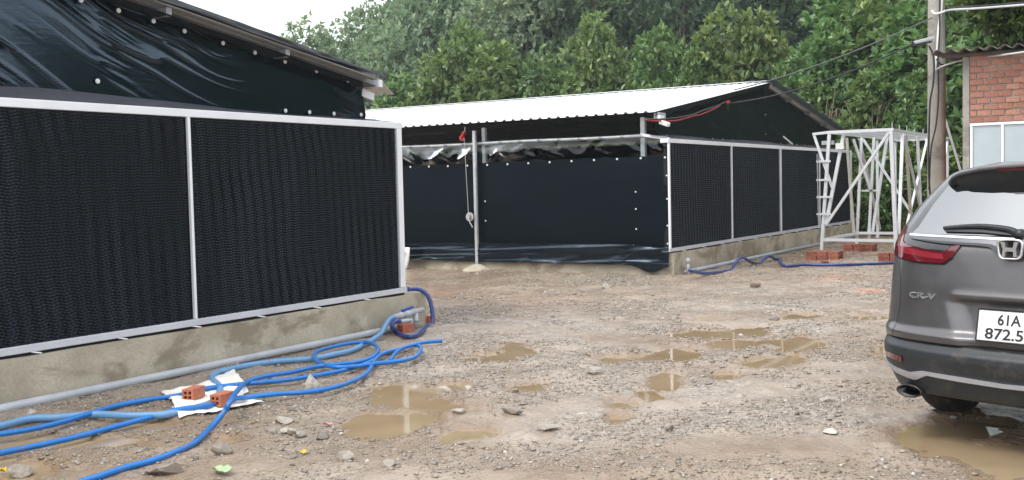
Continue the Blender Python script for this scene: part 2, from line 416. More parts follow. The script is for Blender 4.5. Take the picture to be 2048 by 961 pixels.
for x, y, rx, ry, s in [(880,589,32,3,.75),(905,591,20,2,.6),(1690,558,60,8,.45),(1745,585,30,4,.75),(1050,600,120,16,.12),(1045,638,25,2,.5),(1005,700,60,10,.10),(700,770,30,5,.3)]:
    c = gnd(x, y)[:2]; a = gnd(x+rx, y)[:2]-c; b = gnd(x, y+ry)[:2]-c; J = np.linalg.inv(np.stack([a, b], 1))
    q = (J[0,0]*(GX-c[0])+J[0,1]*(GY-c[1]))**2 + (J[1,0]*(GX-c[0])+J[1,1]*(GY-c[1]))**2
    dust = np.maximum(dust, s*np.exp(-q)*(.5+vn(GX*8, GY*8, 3)))
grav = np.clip(.35 + (vn(GX*.8, GY*.8, 5) - .35) * 1.6, 0, 1)
mask = np.stack([wet, np.clip(dust, 0, 1), grav, np.ones_like(wet)], -1).reshape(-1, 4)
gme = fastmesh('ground', np.stack([GX, GY, GZ], -1).reshape(-1, 3), gridquads(len(gx), len(gy)), M['ground'], True, {'mask': mask})
ground = link('ground', gme); tag(ground, 'wet stony brown yard between the black sheds', 'ground', kind='structure')
def gz(x, y): return float(ground_h(np.array([[x]], float), np.array([[y]], float))[0][0, 0])
# water lies in the hollows: one level sheet, the ground stands above it everywhere else
wx = np.linspace(3.4, 16.0, 43); wy = np.linspace(.3, 6.9, 23)
WX, WY = np.meshgrid(wx, wy, indexing='ij')
wme = fastmesh('water', np.stack([WX, WY, np.full_like(WX, -.010)], -1).reshape(-1, 3), gridquads(43, 23), M['water'], True)
water = link('water', wme); tag(water, 'shallow muddy puddle water lying in the hollows of the yard', 'puddle', kind='structure')

# loose crushed stone, uncountable
def stones(n, seed, smin, smax, region, name, lab):
    r = np.random.default_rng(seed)
    X = r.uniform(region[0], region[1], n*4); Y = r.uniform(region[2], region[3], n*4)
    hz, pm = ground_h(X[None], Y[None]); hz = hz[0]; pm = pm[0]
    keep = (pm < .35) & (vn(X*1.1, Y*1.1, 5) + vn(X*3.1, Y*3.1, 1)*.9 + r.random(n*4)*.35 > 1.11)
    keep &= ~((Y > 7.25) & (X < 9.95)) & ~((X > 16.6) & (Y > 7.1)) & (Y < 13.2)
    X, Y, hz = X[keep][:n], Y[keep][:n], hz[keep][:n]; n = len(X)
    s = smin * (smax/smin) ** (r.random(n)**2.4)
    base = np.array([[1,0,0],[-1,0,0],[0,1,0],[0,-1,0],[0,0,1],[0,0,-1]], float)
    V = base[None]*(.6 + .75*r.random((n, 6, 1))) + r.normal(0, .24, (n, 6, 3))
    V *= (s*.5)[:, None, None] * np.stack([np.ones(n)*1.2, .75+.4*r.random(n),   .32+.3*r.random(n)], 1)[:, None]
    a = r.uniform(0, 6.283, n); ca, sa = np.cos(a)[:, None], np.sin(a)[:, None]
    x = V[..., 0]*ca - V[..., 1]*sa; y = V[..., 0]*sa + V[..., 1]*ca; z = V[..., 2]
    z = z + (hz + s*.04)[:, None]
    V = np.stack([x + X[:, None], y + Y[:, None], z], -1).reshape(-1, 3)
    fc = np.array([[0,2,4],[2,1,4],[1,3,4],[3,0,4],[2,0,5],[1,2,5],[3,1,5],[0,3,5]])
    Q = (fc[None] + 6*np.arange(n)[:, None, None]).reshape(-1, 3)
    tint = np.repeat(np.clip(r.normal(.5, .22, n), 0, 1), 6)
    o = link(name, fastmesh(name, V, Q, M['stone'], False, {'tint': tint})); tag(o, lab, 'gravel', kind='stuff')
stones(52000, 11, .009, .046, (3.4, 17.5, .1, 8.2), 'gravel', 'loose crushed grey gravel strewn over the muddy yard')
stones(9000, 12, .015, .07, (9.9, 24, 3, 13.2), 'gravel', 'loose gravel between and before the far shed')

stones(60000, 13, .006, .020, (3.4, 12.5, .1, 8.0), 'gravel', 'fine grit and small chippings in the foreground of the yard')

def rock_mesh(seed, s):
    r = np.random.default_rng(seed); bm = bmesh.new(); bmesh.ops.create_icosphere(bm, subdivisions=2, radius=.5)
    ax = r.normal(size=(15, 3)); ax /= np.linalg.norm(ax, axis=1)[:, None]; dd = .22 + .16*r.random(15)
    for v in bm.verts:
        p = np.array(v.co)
        for a, d in zip(ax, dd):
            k = p @ a
            if k > d: p = p - a*(k-d)
        v.co = Vector(p*np.array(s)*1.65)
    me = bpy.data.meshes.new('stone'); bm.to_mesh(me); bm.free()
    a = me.attributes.new('tint', 'FLOAT', 'POINT'); a.data.foreach_set('value', np.full(len(me.vertices), .5, np.float32))
    me.materials.append(M['stone']); return me
ROCK = [  # photo pixel, size (m), tint, label
 (626,790,(.12,.12,.16),.95,'pale upright stone resting on the blue hose'),
 (690,922,(.17,.09,.06),.62,'long pale grey stone in the foreground gravel'),
 (446,916,(.10,.08,.07),.22,'dark grey square stone in front of the curving blue hose'),
 (568,850,(.12,.09,.05),.85,'largest cream stone of the cluster below the upper hoses'),
 (552,866,(.08,.07,.05),.35,'flat grey stone at the left end of the stone cluster'),
 (566,872,(.06,.055,.045),.9,'small whitish stone in the middle of the stone cluster'),
 (584,876,(.07,.06,.05),.8,'rounded beige stone at the right end of the stone cluster'),
 (600,880,(.06,.05,.04),.55,'small grey stone beside the dark slate chip'),
 (644,880,(.10,.08,.045),.08,'dark slate chip beside the pink scrap'),
 (1187,754,(.11,.09,.075),.72,'lone tan stone in the middle of the yard'),
 (1029,782,(.09,.08,.06),.2,'dark stone at the edge of the small puddle'),
 (1028,836,(.12,.08,.05),.25,'dark brown stone right of the bright puddle'),
 (1339,870,(.055,.05,.045),.05,'black stone in the right foreground'),
 (915,830,(.16,.10,.035),.8,'flat pale slab on the rim of the front puddle'),
 (1094,865,(.14,.08,.04),.75,'flat light stone between the two tyre tracks'),
 (1548,643,(.10,.08,.07),.15,'dark stone beside the far puddles'),
 (1660,805,(.13,.05,.025),.85,'thin pinkish shard lying behind the car'),
 (1660,874,(.13,.07,.025),.97,'white flat shard left of the car shadow'),
 (778,944,(.09,.07,.05),.8,'beige stone at the bottom edge of the yard'),
 (1212,580,(.16,.12,.09),.75,'tan stone near the black curtain foot'),
 (1512,577,(.15,.11,.09),.2,'dark lump on the ground before the dark blue hose'),
 (335,950,(.16,.12,.07),.45,'grey stone at the bottom edge under the blue hose'),
 (35,950,(.12,.10,.09),.4,'grey stone in the bottom left corner'),
 (545,769,(.15,.10,.04),.6,'flat grey stone between two blue hoses'),
 (62,842,(.09,.07,.06),.85,'pale stone beside the faded hose at left')]
for i, (x, y, s, t, lab) in enumerate(ROCK):
    p = gnd(x, y); me = rock_mesh(100+i, s)
    me.attributes['tint'].data.foreach_set('value', np.full(len(me.vertices), t, np.float32))
    o = link('stone', me, None, (p[0], p[1], gz(p[0], p[1]) + s[2]*.34), (0, 0, i*1.3)); tag(o, lab, 'stone', 'loose stones lying in the yard')

# ------------------------------------------------------------------ sheds
DISC = None
def washer_mesh():
    mb = MB(); mb.tube([(0, -.010, 0), (0, 0, 0)], .017, 10); mb.tube([(0, -.016, 0), (0, -.0105, 0)], .007, 6)
    return mb.mesh('washer', M['washer'], False)
WASH = washer_mesh()
def flute_mesh(w, z0, z1, pitch, half):
    """zigzag edges of the corrugated pad sheets, real folded ribbons"""
    nx = int(w/half) + 1; xs = np.linspace(0, w, nx); V = []; Q = []
    rows = int((z1-z0)/pitch)
    zig = np.where(np.arange(nx) % 2 == 0, -1., 1.); rj = np.random.default_rng(5); xs0 = xs
    for r in range(rows):
        z = z0 + (r+.35)*pitch
        xs = np.clip(xs0 + half*2*rj.random(), 0, w)
        slow = .007*np.sin(xs*2*math.pi/.13 + r*.09 + 3*vn(xs*1.1, np.full(nx, r*.06), 5)) * (vn(xs*1.7, np.full(nx, r*.05), 2) + .2)
        jit = (vn(xs*9, np.full(nx, r*.7), 3)-.5)*.006
        zg = zig*(1 if r % 2 else -1); zz = z + slow*1.4 + jit
        # flute mouth catches light on its sloping lip: depth 26 mm, falling towards the front
        dep = .024
        a = np.stack([xs, np.where(zg > 0, 0., .012), zz-np.where(zg > 0, .0085, .0)], 1); b = np.stack([xs, np.full(nx, dep), zz+.0035], 1)
        n = len(V)*2*nx
        V.append(np.concatenate([a, b])); i = np.arange(nx-1)
        Q.append(np.stack([i, i+1, i+1+nx, i+nx], 1) + n)
    return fastmesh('pad_flutes', np.concatenate(V), np.concatenate(Q), M['flute'])
FL_NEAR = flute_mesh(3.0, .47, 2.275, .0250, .0200)
FL_FAR = flute_mesh(3.0, .47, 2.275, .036, .036)

def tarp_sheet(name, mat, parent, fn, us, vs, smooth=True):
    U, V = np.meshgrid(us, vs, indexing='ij'); P = fn(U, V)
    me = fastmesh(name, P.reshape(-1, 3) - org(parent), gridquads(len(us), len(vs)), mat, smooth)
    return link(name, me, parent, org(parent))

def shed(XL, XR, Yp, label, near):
    """12.3 m wide shed: pad wall at Yp, gable tarp and roof behind it, running back along +Y"""
    S = thing('livestock_shed', label, 'shed', (XR, Yp, 0))
    XC = (XL + XR) / 2; Yg = Yp + .40; Yr = Yp + .20; YB = Yp + 26
    rz = lambda x: 3.74 - .151*abs(x - XC)
    # low concrete wall under the pads
    mb = MB(); xs = np.linspace(XL-.1 if near else XL+.04, XR+(.33 if near else .02), 130); zs = np.linspace(-.05, .385, 10)
    Xg, Zg = np.meshgrid(xs, zs, indexing='ij')
    P = np.stack([Xg, Yp-.045 + (vn(Xg*3, Zg*5, 1)-.5)*.012, Zg + (Zg > .37)*(vn(Xg*2.2, Zg, 2)-.5)*.016], -1)
    mb.grid(P[:, ::-1])
    top = P[:, -1].copy(); back = top.copy(); back[:, 1] = Yp+.55; mb.grid(np.stack([top, back], 1)[:, ::-1])
    e0 = P[-1]; e1 = e0.copy(); e1[:, 1] = Yp+.55; mb.grid(np.stack([e0, e1], 1)[:, ::-1]) if near else mb.grid(np.stack([e0, e1], 1))
    e0 = P[0]; e1 = e0.copy(); e1[:, 1] = Yp+.55; mb.grid(np.stack([e0, e1], 1))
    mb.build('plinth', M['concrete'], S)
    # frame
    x0, x1 = XL, XR
    bevel(MB().box((x0-.02, Yp, 2.278), (x1+.02, Yp+.15, 2.348)).build('top_rail', M['rail'], S), .006)
    bevel(MB().box((x0-.02, Yp-.004, .408), (x1+.03, Yp+.15, .468)).build('bottom_rail', M['rail_low'], S), .006)
    MB().box((x0, Yp+.02, .386), (x1, Yp+.14, .407)).build('rail_gap', M['pad'], S)
    for k, x in enumerate(np.linspace(x0, x1, 5)):
        w = {0: .075 if near else .045, 1: .028, 2: .07, 3: .028, 4: .085}[k]
        xa = x if k == 0 else (x-w if k == 4 else x-w/2)
        bevel(MB().box((xa, Yp-.008, .4695), (xa+w, Yp+(.028 if w < .05 else (.14 if near else .05)), 2.2765)).build('post' if w > .05 else 'mullion', M['rail'], S), .005)
    W = (x1-x0)/4
    for k in range(4):
        xa = x0 + k*W + (.075 if k == 0 else .036); xb = x0 + (k+1)*W - (.088 if k == 3 else .036)
        p = MB().box((xa, Yp+.030, .469), (xb, Yp+.135, 2.277)).build('cooling_pad', M['pad'], S)
        f = link('pad_flutes', FL_NEAR if near else FL_FAR, p, (xa+.002, Yp+.004, 0), None, ((xb-xa-.004)/3.0, 1, 1)); f['kind'] = 'stuff'
    # small bent hooks under the bottom rail
    hk = MB(); hk.tube([(0, .02, .004), (.0, -.02, .004), (.045, -.045, -.006)], .006, 6)
    hm = hk.mesh('hook', M['rail'], True)
    for x in (np.arange(x1-.75, x0+.2, -.79) if near else np.arange(x0+.5, x1, .95)):
        link('hook', hm, S, (x, Yp-.02, .405))
    # gable sheet
    nu = 460 if near else 240; nv = 210 if near else 40
    def gab(U, V):
        X = XL+.25 + U*(XR-XL-.45); zt = 3.70 - .151*np.abs(X-XC); z0 = 2.36
        Z = z0 + V*(zt-z0)
        if near:
            a = .36 + .16*(vn(X*.4, Z*.7, 5)-.5); s = X*np.cos(a) - Z*np.sin(a); t = X*np.sin(a) + Z*np.cos(a)
            n1 = 1-np.abs(2*vn(t*12 + (vn(s*1.5, t*2, 1)-.5)*1.6, s*.75, 0)-1); n2 = 1-np.abs(2*vn(t*24 + vn(s*2.4, t*3, 2)*1.6, s*1.5, 4)-1)
            amt = np.clip(1.2 - (X-4.3)/3.0, .10, 1)*np.clip(.3+1.4*vn(X*.9, Z*1.2, 6), .1, 1.2)
            h = amt*(.030*n1**4*np.clip(2.6*vn(s*.8, t*3.5, 3)-1.0, 0, 1) + .016*n2**3*np.clip(2.6*vn(s*1.3, t*4.5, 7)-1.0, 0, 1))
            ed = np.clip((X-8.5)/.8, 0, 1); h = h + ed*.03*(1-np.abs(2*vn((X-9.4)*3+(Z-2.7)*6, Z*.8, 3)-1))**3
        else:
            s = X*.97 - Z*.25; t = X*.25 + Z*.97
            h = .018*(1-np.abs(2*vn(t*5, s*.6, 0)-1))**4 + .05*(vn(X*.5, Z*.9, 2)-.5)
        h = h*np.clip(V*6, .2, 1)
        return np.stack([X, Yg - h - .03*(1-V), Z], -1)
    tarp_sheet('gable_tarp', M['tarp'] if near else M['tarp2'], S, gab, np.linspace(0, 1, nu), np.linspace(0, 1, nv))
    # cover strip from the gable down to the frame
    def cov(U, V):
        X = XL + U*(XR-XL); b = np.clip(1-np.abs(X-(XL+8.0))/2.6, 0, 1)*.085 if near else .02+.05*vn(X*.7, X*0, 3)
        Y = Yp+.03 + V*(Yg-Yp-.06); Z = 2.350 + V*.05 + b*np.sin(np.clip(V*1.5, 0, 1)*math.pi/2) + (vn(X*2.5, V*3, 4)-.5)*.016*V
        return np.stack([X, Y, Z], -1)
    tarp_sheet('cover_strip', M['cover'], S, cov, np.linspace(0, 1, 160), np.linspace(0, 1, 9))
    # roof slopes of ribbed sheet, ribs run down the slope
    per = .19; ys = []; hs_ = []
    y = Yr
    while y < YB:
        for d, h in ((0, 0), (.10, 0), (.118, .028), (.162, .028), (.18, 0)): ys.append(y+d); hs_.append(h)
        y += per
    ys = np.array(ys); hs_ = np.array(hs_)
    for side in (-1, 1):
        ext = 6.32 if not near else 6.72
        rows = []
        for d in (0, 2.0, 4.0, 6.05, ext):
            x = XC + side*d; z = 3.755 - .151*d
            rows.append(np.stack([np.full_like(ys, x), ys + (.34 if (near and d > 6.1) else 0), z + hs_], 1))
        G = np.stack(rows, 0); mb = MB()
        mb.grid(G if side > 0 else G[::-1]); o = mb.build('roof_sheet', M['roof'], S)
        so = o.modifiers.new('s', 'SOLIDIFY'); so.thickness = .004; so.offset = -1
    # ridge cap
    MB().grid([[(XC+d, yy, 3.80-.151*abs(d)) for yy in (Yr-.02, YB)] for d in (-.22, 0, .22)]).build('ridge_cap', M['roof'], S)
    # purlins with visible ends, eave beams
    for d in ((-6.0, -4.6, -3.1, -1.6, 1.6, 3.1, 4.6, 6.0) if near else (-4.6, -3.1, -1.6, 1.6, 3.1, 4.6)):
        x = XC+d; z = 3.742-.151*abs(d)
        MB().box((x-.03, Yr+.03, z-.085), (x+.03, YB, z-.004)).build('purlin', M['beam'], S)
    for sd_ in ((-1, 1) if near else ()):
        MB().box((XC+sd_*(5.98 if near else 5.6)-.035, Yr+.42 if near else Yr+.3, 2.62), (XC+sd_*(5.98 if near else 5.6)+.035, YB, 2.70)).build('eave_beam', M['beam'], S)
    return S, XC, Yg, Yr, YB, rz

# near shed (left)
N_, XC1, Yg1, Yr1, YB1, rz1 = shed(9.58-12.3, 9.58, 7.40, 'black shed on the left with dotted cooling pad wall and wrinkled tarp gable', True)
# sheet wrapped over the roof edge, hanging a little in front
def wrap(U, V):
    X = 3.0 + U*6.52; z = 3.80 - .151*np.abs(X-XC1)
    wob = (vn(X*1.3, X*0, 3)-.5)*.05; fr = np.clip(U, 0, 1)
    Y = np.where(V < .5, Yr1-.03 + (.5-V)*2*(.55+.3*vn(X*.8, X*0, 2)), Yr1-.03 - (V-.5)*.02)
    Z = np.where(V < .5, z + .018 + .012*vn(X*4, V*5, 1), z + .018 - (V-.5)*2*(.095*(1-.45*fr) + wob))
    return np.stack([X, Y + (vn(X*5, V*4, 6)-.5)*.02, Z], -1)
tarp_sheet('edge_wrap', M['wrap'], N_, wrap, np.linspace(0, 1, 150), np.linspace(0, 1, 13))
def under(U, V):   # sheet strip under the overhang, from the edge back to the gable
    X = 3.0 + U*6.45; z = 3.70 - .151*np.abs(X-XC1)
    return np.stack([X, Yr1-.02 + V*(Yg1-Yr1), z - .04 + .0*V + (vn(X*2, V*2, 3)-.5)*.02], -1)
tarp_sheet('soffit_sheet', M['wrap'], N_, under, np.linspace(0, 1, 60), np.linspace(0, 1, 4))
for x, y in [(235,22),(305,43),(367,63),(444,87),(508,106),(568,124),(631,143),(694,162),(160,1),(569,222),(617,225),(666,228),(720,230),(193,163)]:
    p = onY(x, y, Yg1-.035); link('washer', WASH, N_, (p[0], Yg1-.045, p[2]), None, (1.25, 1, 1.25))
MB().bar((9.42, Yr1-.05, rz1(9.42)-.045), (9.42, Yr1+.35, rz1(9.42)-.045), .07, .08).build('bracket', M['rail'], N_)
MB().bar((9.36, Yg1-.02, 2.70), (9.62, Yg1+.02, 2.665), .02, .085).build('eave_plate', M['rail'], N_)
MB().tube([(9.59, 7.42, 2.31), (9.615, 7.42, 2.31)], .014, 8).build('bolt', M['cable'], N_)
MB().box((9.60, 7.41, .41), (9.66, 7.49, .465)).build('end_cap', M['plastic'], N_)
def sidecurt(U, V): return np.stack([9.40 + 0*U, Yg1+.02 + U*25, .35 + V*2.35], -1)
tarp_sheet('side_curtain', M['curtain'], N_, sidecurt, np.linspace(0, 1, 20), np.linspace(0, 1, 6))

# far shed (middle)
S2, XC2, Yg2, Yr2, YB2, rz2 = shed(16.72, 29.02, 7.20, 'black shed in the middle with white ribbed roof and side curtain', False)
XS = 16.80
def curt(U, V):
    Y = 7.24 + U*22; Z = .47 + V*1.585 + .012*np.sin(Y*.9)*V
    X = XS + .02*np.sin(V*math.pi)*(vn(Y*.7, Z*1.1, 1)-.5)*2 + .008*(vn(Y*3, Z*3, 2)-.5) + .012*np.exp(-((Y-8.25)**2+(Z-1.05)**2)/.02)
    return np.stack([X, Y, Z], -1)
tarp_sheet('side_curtain', M['curtain'], S2, curt, np.linspace(0, 1, 300), np.linspace(0, 1, 30))
def flapf(U, V):
    Y = 7.22 + U*22; zb = .18 - .13*np.exp(-((Y-7.55)/.25)**2) + .025*(vn(Y*1.1, Y*0, 4)-.5); zt = .53 - .05*np.exp(-((Y-7.4)/.3)**2)
    Z = zt + (zb-zt)*V
    h = .035*(1-np.abs(2*vn(Z*14+Y*.6, Y*.5, 0)-1))**3*np.clip(1.3-V, .2, 1) + .03*(1-np.abs(2*vn(Y*2.2+Z*3, Z*4, 5)-1))**4*V
    return np.stack([XS-.08-h-.03*V, Y, Z], -1)
tarp_sheet('bottom_flap', M['flap'], S2, flapf, np.linspace(0, 1, 520), np.linspace(0, 1, 34))
def clearf(U, V):
    Y = 7.24 + U*22; Z = 2.05 + V*(.36 + .0*Y)
    h = .030*np.sin(V*math.pi)*(1-np.abs(2*vn(Y*1.6+Z*2.2, Z*1.5, 3)-1))**2 + .022*(1-np.abs(2*vn(Y*3.2-Z*4.5, Z*.8, 1)-1))**4*np.sin(V*math.pi)
    return np.stack([XS-.012-h, Y, Z], -1)
tarp_sheet('clear_strip', M['clear'], S2, clearf, np.linspace(0, 1, 420), np.linspace(0, 1, 16))
MB().tube([(XS-.02, y, 2.42+.006*math.sin(y*2)) for y in np.linspace(7.72, 29, 40)], .026, 10).build('curtain_pipe', M['galv'], S2, True)
cl = MB(); cl.tube([(0, -.03, 0), (0, .03, 0)], .036, 8); clm = cl.mesh('pipe_clip', M['clear'], False)
for k in range(14): link('pipe_clip', clm, S2, (XS-.02, 8.1+k*.42, 2.42))
MB().bar((XS-.02, 7.75, 2.44), (XS+.0, 7.22, 2.34), .03, .05).build('corner_strap', M['rail'], S2)
MB().box((XS+.04, 7.70, .1), (XS+.12, 7.78, 2.74)).build('corner_post', M['galv'], S2)
MB().box((XS+.05, 11.02, .1), (XS+.12, 11.09, 2.72)).build('inner_post', M['galv'], S2)
MB().box((XS+.05, 14.5, .1), (XS+.12, 14.57, 2.72)).build('inner_post', M['galv'], S2)
bs = MB(); Yb = np.linspace(7.3, 30, 120)
Gs = [[(XS-.05+.015*math.sin(y*3.1)+dx, y, z) for y in Yb] for dx, z in ((.0, -.05), (.01, .16), (.25, .17))]
bs.grid(Gs); bs.build('side_footing', M['concrete'], S2)
MB().box((28.9, 7.6, 0), (28.95, YB2, 2.75)).build('far_curtain', M['curtain'], S2)
MB().box((16.9, YB2-.05, 0), (28.9, YB2, 2.75)).build('back_curtain', M['curtain'], S2)
MB().box((17.05, 7.5, .005), (28.85, YB2-.1, .03)).build('floor_slab', M['concrete'], S2)
r90 = (0, 0, -math.pi/2)
for k in range(13):
    y = 7.30+k*.455; link('washer', WASH, S2, (XS-.012, y, 2.02+.012*math.sin(y)), r90, (1.1, 1, 1.1))
for k, y in enumerate([7.9,8.25,8.9,9.6,10.2,11.0,11.75,12.5]): link('washer', WASH, S2, (XS-.05, y, .515), r90, (.8, 1, .8))
for y, z in [(7.27,1.72),(7.27,1.32),(7.27,.86),(7.27,.55),(7.86,1.45),(7.86,1.15),(7.86,.80),(11.0,1.32),(11.0,.95)]: link('washer', WASH, S2, (XS-.018, y, z), r90, (.9, 1, .9))
for x in list(np.arange(17.4, 21, .55)) + list(np.arange(21.4, 28, .62)):
    link('washer', WASH, S2, (x, Yg2-.08, 2.43), None, (.9, 1, .9))
for z in (3.42, 3.05, 2.62): link('washer', WASH, S2, (22.9, Yg2-.05, z), None, (.9, 1, .9))
# tarp folded wavily over the right rake of the roof, plus a tatter at the left one
def wrap2(U, V):
    X = XC2-.1 + U*6.45; z = 3.79 - .151*np.abs(X-XC2); wv = .05*np.abs(np.sin(X*5.2+.6*np.sin(X*2))) + .03*(vn(X*3, X*0, 2)-.5)
    Y = np.where(V < .6, Yr2-.06 + (.6-V)*.9, Yr2-.06-.02*(V-.6)); Z = np.where(V < .6, z+.035+wv*.7*(.4+V), z+.035+wv*.7 - (V-.6)*(.42+1.2*wv))
    return np.stack([X, Y, Z], -1)
tarp_sheet('edge_wrap', M['wrap'], S2, wrap2, np.linspace(0, 1, 220), np.linspace(0, 1, 13))
def wrap3(U, V):
    X = XC2-.1 - U*6.1; z = 3.775 - .151*np.abs(X-XC2); wv = .03*np.abs(np.sin(X*4.1)) + .05*(vn(X*2.2, X*0, 5)-.4)
    return np.stack([X, Yr2-.012+.03*V, z-.03-V*(.07+wv)], -1)
tarp_sheet('rake_tarp', M['tarp2'], S2, wrap3, np.linspace(0, 1, 160), np.linspace(0, 1, 5))
MB().bar((22.95, Yp_:=7.16, 2.55), (23.6, 7.16, 2.40), .018, .03).build('stay_strap', M['whiteplastic'], S2)
MB().box((16.70, 7.36, 2.66), (16.98, 7.46, 2.80)).build('eave_end', M['beam'], S2)

# winch post in front of the curtain
wp = gnd(957, 540); wpx, wpy = 16.70, 11.16
W_ = thing('winch_post', 'galvanised winch post standing before the black side curtain', 'post', (wpx, wpy, 0))
bevel(MB().bar((wpx, wpy, -.02), (wpx+.0, wpy+.0, 2.66), .06).build('post', M['galv'], W_), .006)
mb = MB(); G = []
for rr, z in ((.0, .13), (.08, .125), (.17, .09), (.27, .03), (.34, -.03)):
    G.append([(wpx+rr*math.cos(a)*(1+.12*math.sin(3*a)), wpy+rr*math.sin(a)*(1+.1*math.cos(2*a)), z) for a in np.linspace(0, 2*math.pi, 19)])
mb.grid(np.array(G)[::-1]); mb.build('concrete_footing', M['concrete'], W_, True)
wn = MB(); c = np.array([wpx-.07, wpy+.10, 1.03])
wn.tube([c+(-.012, 0, 0), c+(.012, 0, 0)], .085, 20); wn.tube([c+(-.05, 0, 0), c+(.05, 0, 0)], .03, 12)
w_o = wn.build('winch', M['galv'], W_)
MB().tube([c+(-.055, 0, 0), c+(-.065, -.04, -.10), c+(-.06, -.10, -.20)], .011, 8).build('crank', M['galv'], w_o)
MB().tube([c+(-.055, -.10, -.205), c+(-.115, -.11, -.21)], .016, 8).build('grip', M['plastic'], w_o)
MB().box(c+(-.045, -.035, -.045), c+(-.025, .02, .03)).build('red_label', M['red'], w_o)
MB().tube([c+(0, .03, .05), (wpx-.05, wpy+.20, 2.53)], .005, 6).build('winch_cable', M['cable_w'], W_)
pu = thing('pulley', 'red pulley hanging under the eave beside the winch post', 'pulley', (wpx-.04, wpy+.21, 2.5))
q = np.array([wpx-.04, wpy+.21, 2.585])
MB().tube([q+(-.012, .05, -.05), q+(.012, .05, -.05)], .055, 14).build('wheel', M['red'], pu)
MB().bar(q+(0, .06, -.06), q+(0, -.02, .07), .03, .085, (1, 0, 0)).build('housing', M['red'], pu)
MB().tube([q+(0, -.02, .07), q+(0, -.03, .16)], .008, 6).build('hook', M['galv'], pu)

# brick pier seen through the clear corner
bp = thing('brick_pier', 'red brick pier behind the clear plastic at the shed corner', 'pier', (17.0, 7.35, 0))
for k in range(6): MB().box((16.95, 7.27, 2.06+k*.052), (17.13, 7.40, 2.106+k*.052)).build('brick', M['brick'], bp)
MB().box((16.955, 7.275, .1), (17.125, 7.395, 2.06)).build('core', M['mortar'], bp)
# lamp / camera box at the eave corner
lc = thing('security_camera', 'small white security camera under the eave corner of the middle shed', 'camera', (16.66, 7.33, 2.6))
bevel(MB().box((16.62, 7.30, 2.66), (16.80, 7.36, 2.74)).build('junction_box', M['whiteplastic'], lc), .008)
bevel(MB().bar((16.66, 7.32, 2.63), (16.60, 7.14, 2.57), .075, .07).build('camera_body', M['whiteplastic'], lc), .012)
MB().tube([(16.68, 7.32, 2.68), (16.66, 7.31, 2.63)], .014, 8).build('arm', M['whiteplastic'], lc)

# bag leaning at the curtain foot
bg_ = thing('sack', 'white sack with red print leaning behind the left shed corner', 'sack', (16.3, 12.55, 0))
G = []
for k, (z, w, d) in enumerate([(.0,.16,.05),(.06,.19,.08),(.2,.2,.085),(.34,.185,.07),(.42,.17,.03),(.44,.165,.008)]):
    G.append([(16.35+z*.35+d*math.sin(a), 12.78+w*math.cos(a), z) for a in np.linspace(0, 2*math.pi, 17)])
MB().grid(np.array(G)[:, ::-1]).build('bag', M['sack'], bg_, True)
MB().grid([[(16.245+z*.35+.01*math.sin(y*9), y, z) for y in np.linspace(12.64, 12.87, 5)] for z in (.28, .34, .40)]).build('red_print', M['redprint'], bg_)

# ------------------------------------------------------------------ pipes, valve set, hoses
def gp(x, y, r): p = gnd(x, y, r); return (p[0], p[1], max(r, gz(p[0], p[1]) + r))
pp = MB(); pts = [(4.0, 7.275, .045), (6.0, 7.27, .05), (8.0, 7.275, .05), (9.4, 7.26, .055)]
pp.tube(smooth_path(pts, 6), .036, 12)
tag(pp.build('drain_pipe', M['pvc'], None, True, (4.2, 7.27, 0)), 'long grey pvc pipe lying along the foot of the left shed', 'pipe')
VY = 7.19
v = thing('valve_manifold', 'grey pvc pipe fitting with blue valve handle at the left shed corner', 'valve', (9.55, VY, 0))
A = onY(788, 634, VY); B = onY(846, 620, VY); T = onY(831, 626, VY); Td = onY(832, 662, VY); Td[2] = .02
MB().tube([A, B], .030, 12).build('pipe', M['pvc'], v, True)
MB().tube([onY(797, 632, VY), onY(806, 630, VY)], .037, 12).build('coupling', M['pvc'], v, True)
MB().tube([onY(809, 629, VY), onY(822, 626, VY)], .041, 12).build('valve_body', M['pvc'], v, True)
hb = onY(815, 618, VY)
MB().tube([onY(815, 626, VY), hb], .012, 8).build('stem', M['valve_blue'], v)
MB().bar(hb+(-.10, 0, -.012), hb+(.10, 0, .012), .03, .022).build('handle', M['valve_blue'], v)
MB().tube([T, Td], .030, 12).build('pipe', M['pvc'], v, True)
MB().tube([T*.62+Td*.38, T*.45+Td*.55], .037, 12).build('coupling', M['pvc'], v, True)
E0 = onY(800, 644, VY-.05); E1 = onY(822, 641, VY-.05); E2 = np.array([E1[0], E1[1], .04])
MB().tube(smooth_path([E0, E1*.97+E0*.03, E1+(0, 0, -.03), E2], 4), .022, 10).build('elbow', M['pvc'], v, True)

def hose(name, pts, r, mat, label, grp=None, nn=6):
    P = smooth_path(pts, nn); o = MB().tube(P, r, 10).build(name, mat, None, True, P[0]); tag(o, label, 'hose', grp); return o
z6 = lambda l: [(400+a/2.402, 560+b/2.402) for a, b in l]
z5 = lambda l: [(a/2.402, 560+b/2.402) for a, b in l]
HR = .0195
def gh(l, r, lift=0):
    o = []
    for q_ in l:
        x, y = q_[:2]; li = lift + (q_[2] if len(q_) > 2 else 0)
        p = gnd(x, y, .03 + r + li); g = max(gz(p[0], p[1]), -.01); o.append((p[0], p[1], max(.03, g) + r*.8 + li - (.012 if li == 0 else 0)))
    return o
pale = [tuple(A), tuple(onY(778, 640, VY-.03)), tuple(onY(768, 655, VY-.10)), tuple(onY(757, 672, VY-.18))] + \
  gh(z6([(740,325),(640,350),(540,370),(400,380),(250,400),(120,425),(65,445),(60,470)]) + [(440,772),(425,800)] + z5([(830,630),(700,640),(600,641),(450,635),(280,650),(150,655),(0,690),(-120,715)]), .03)
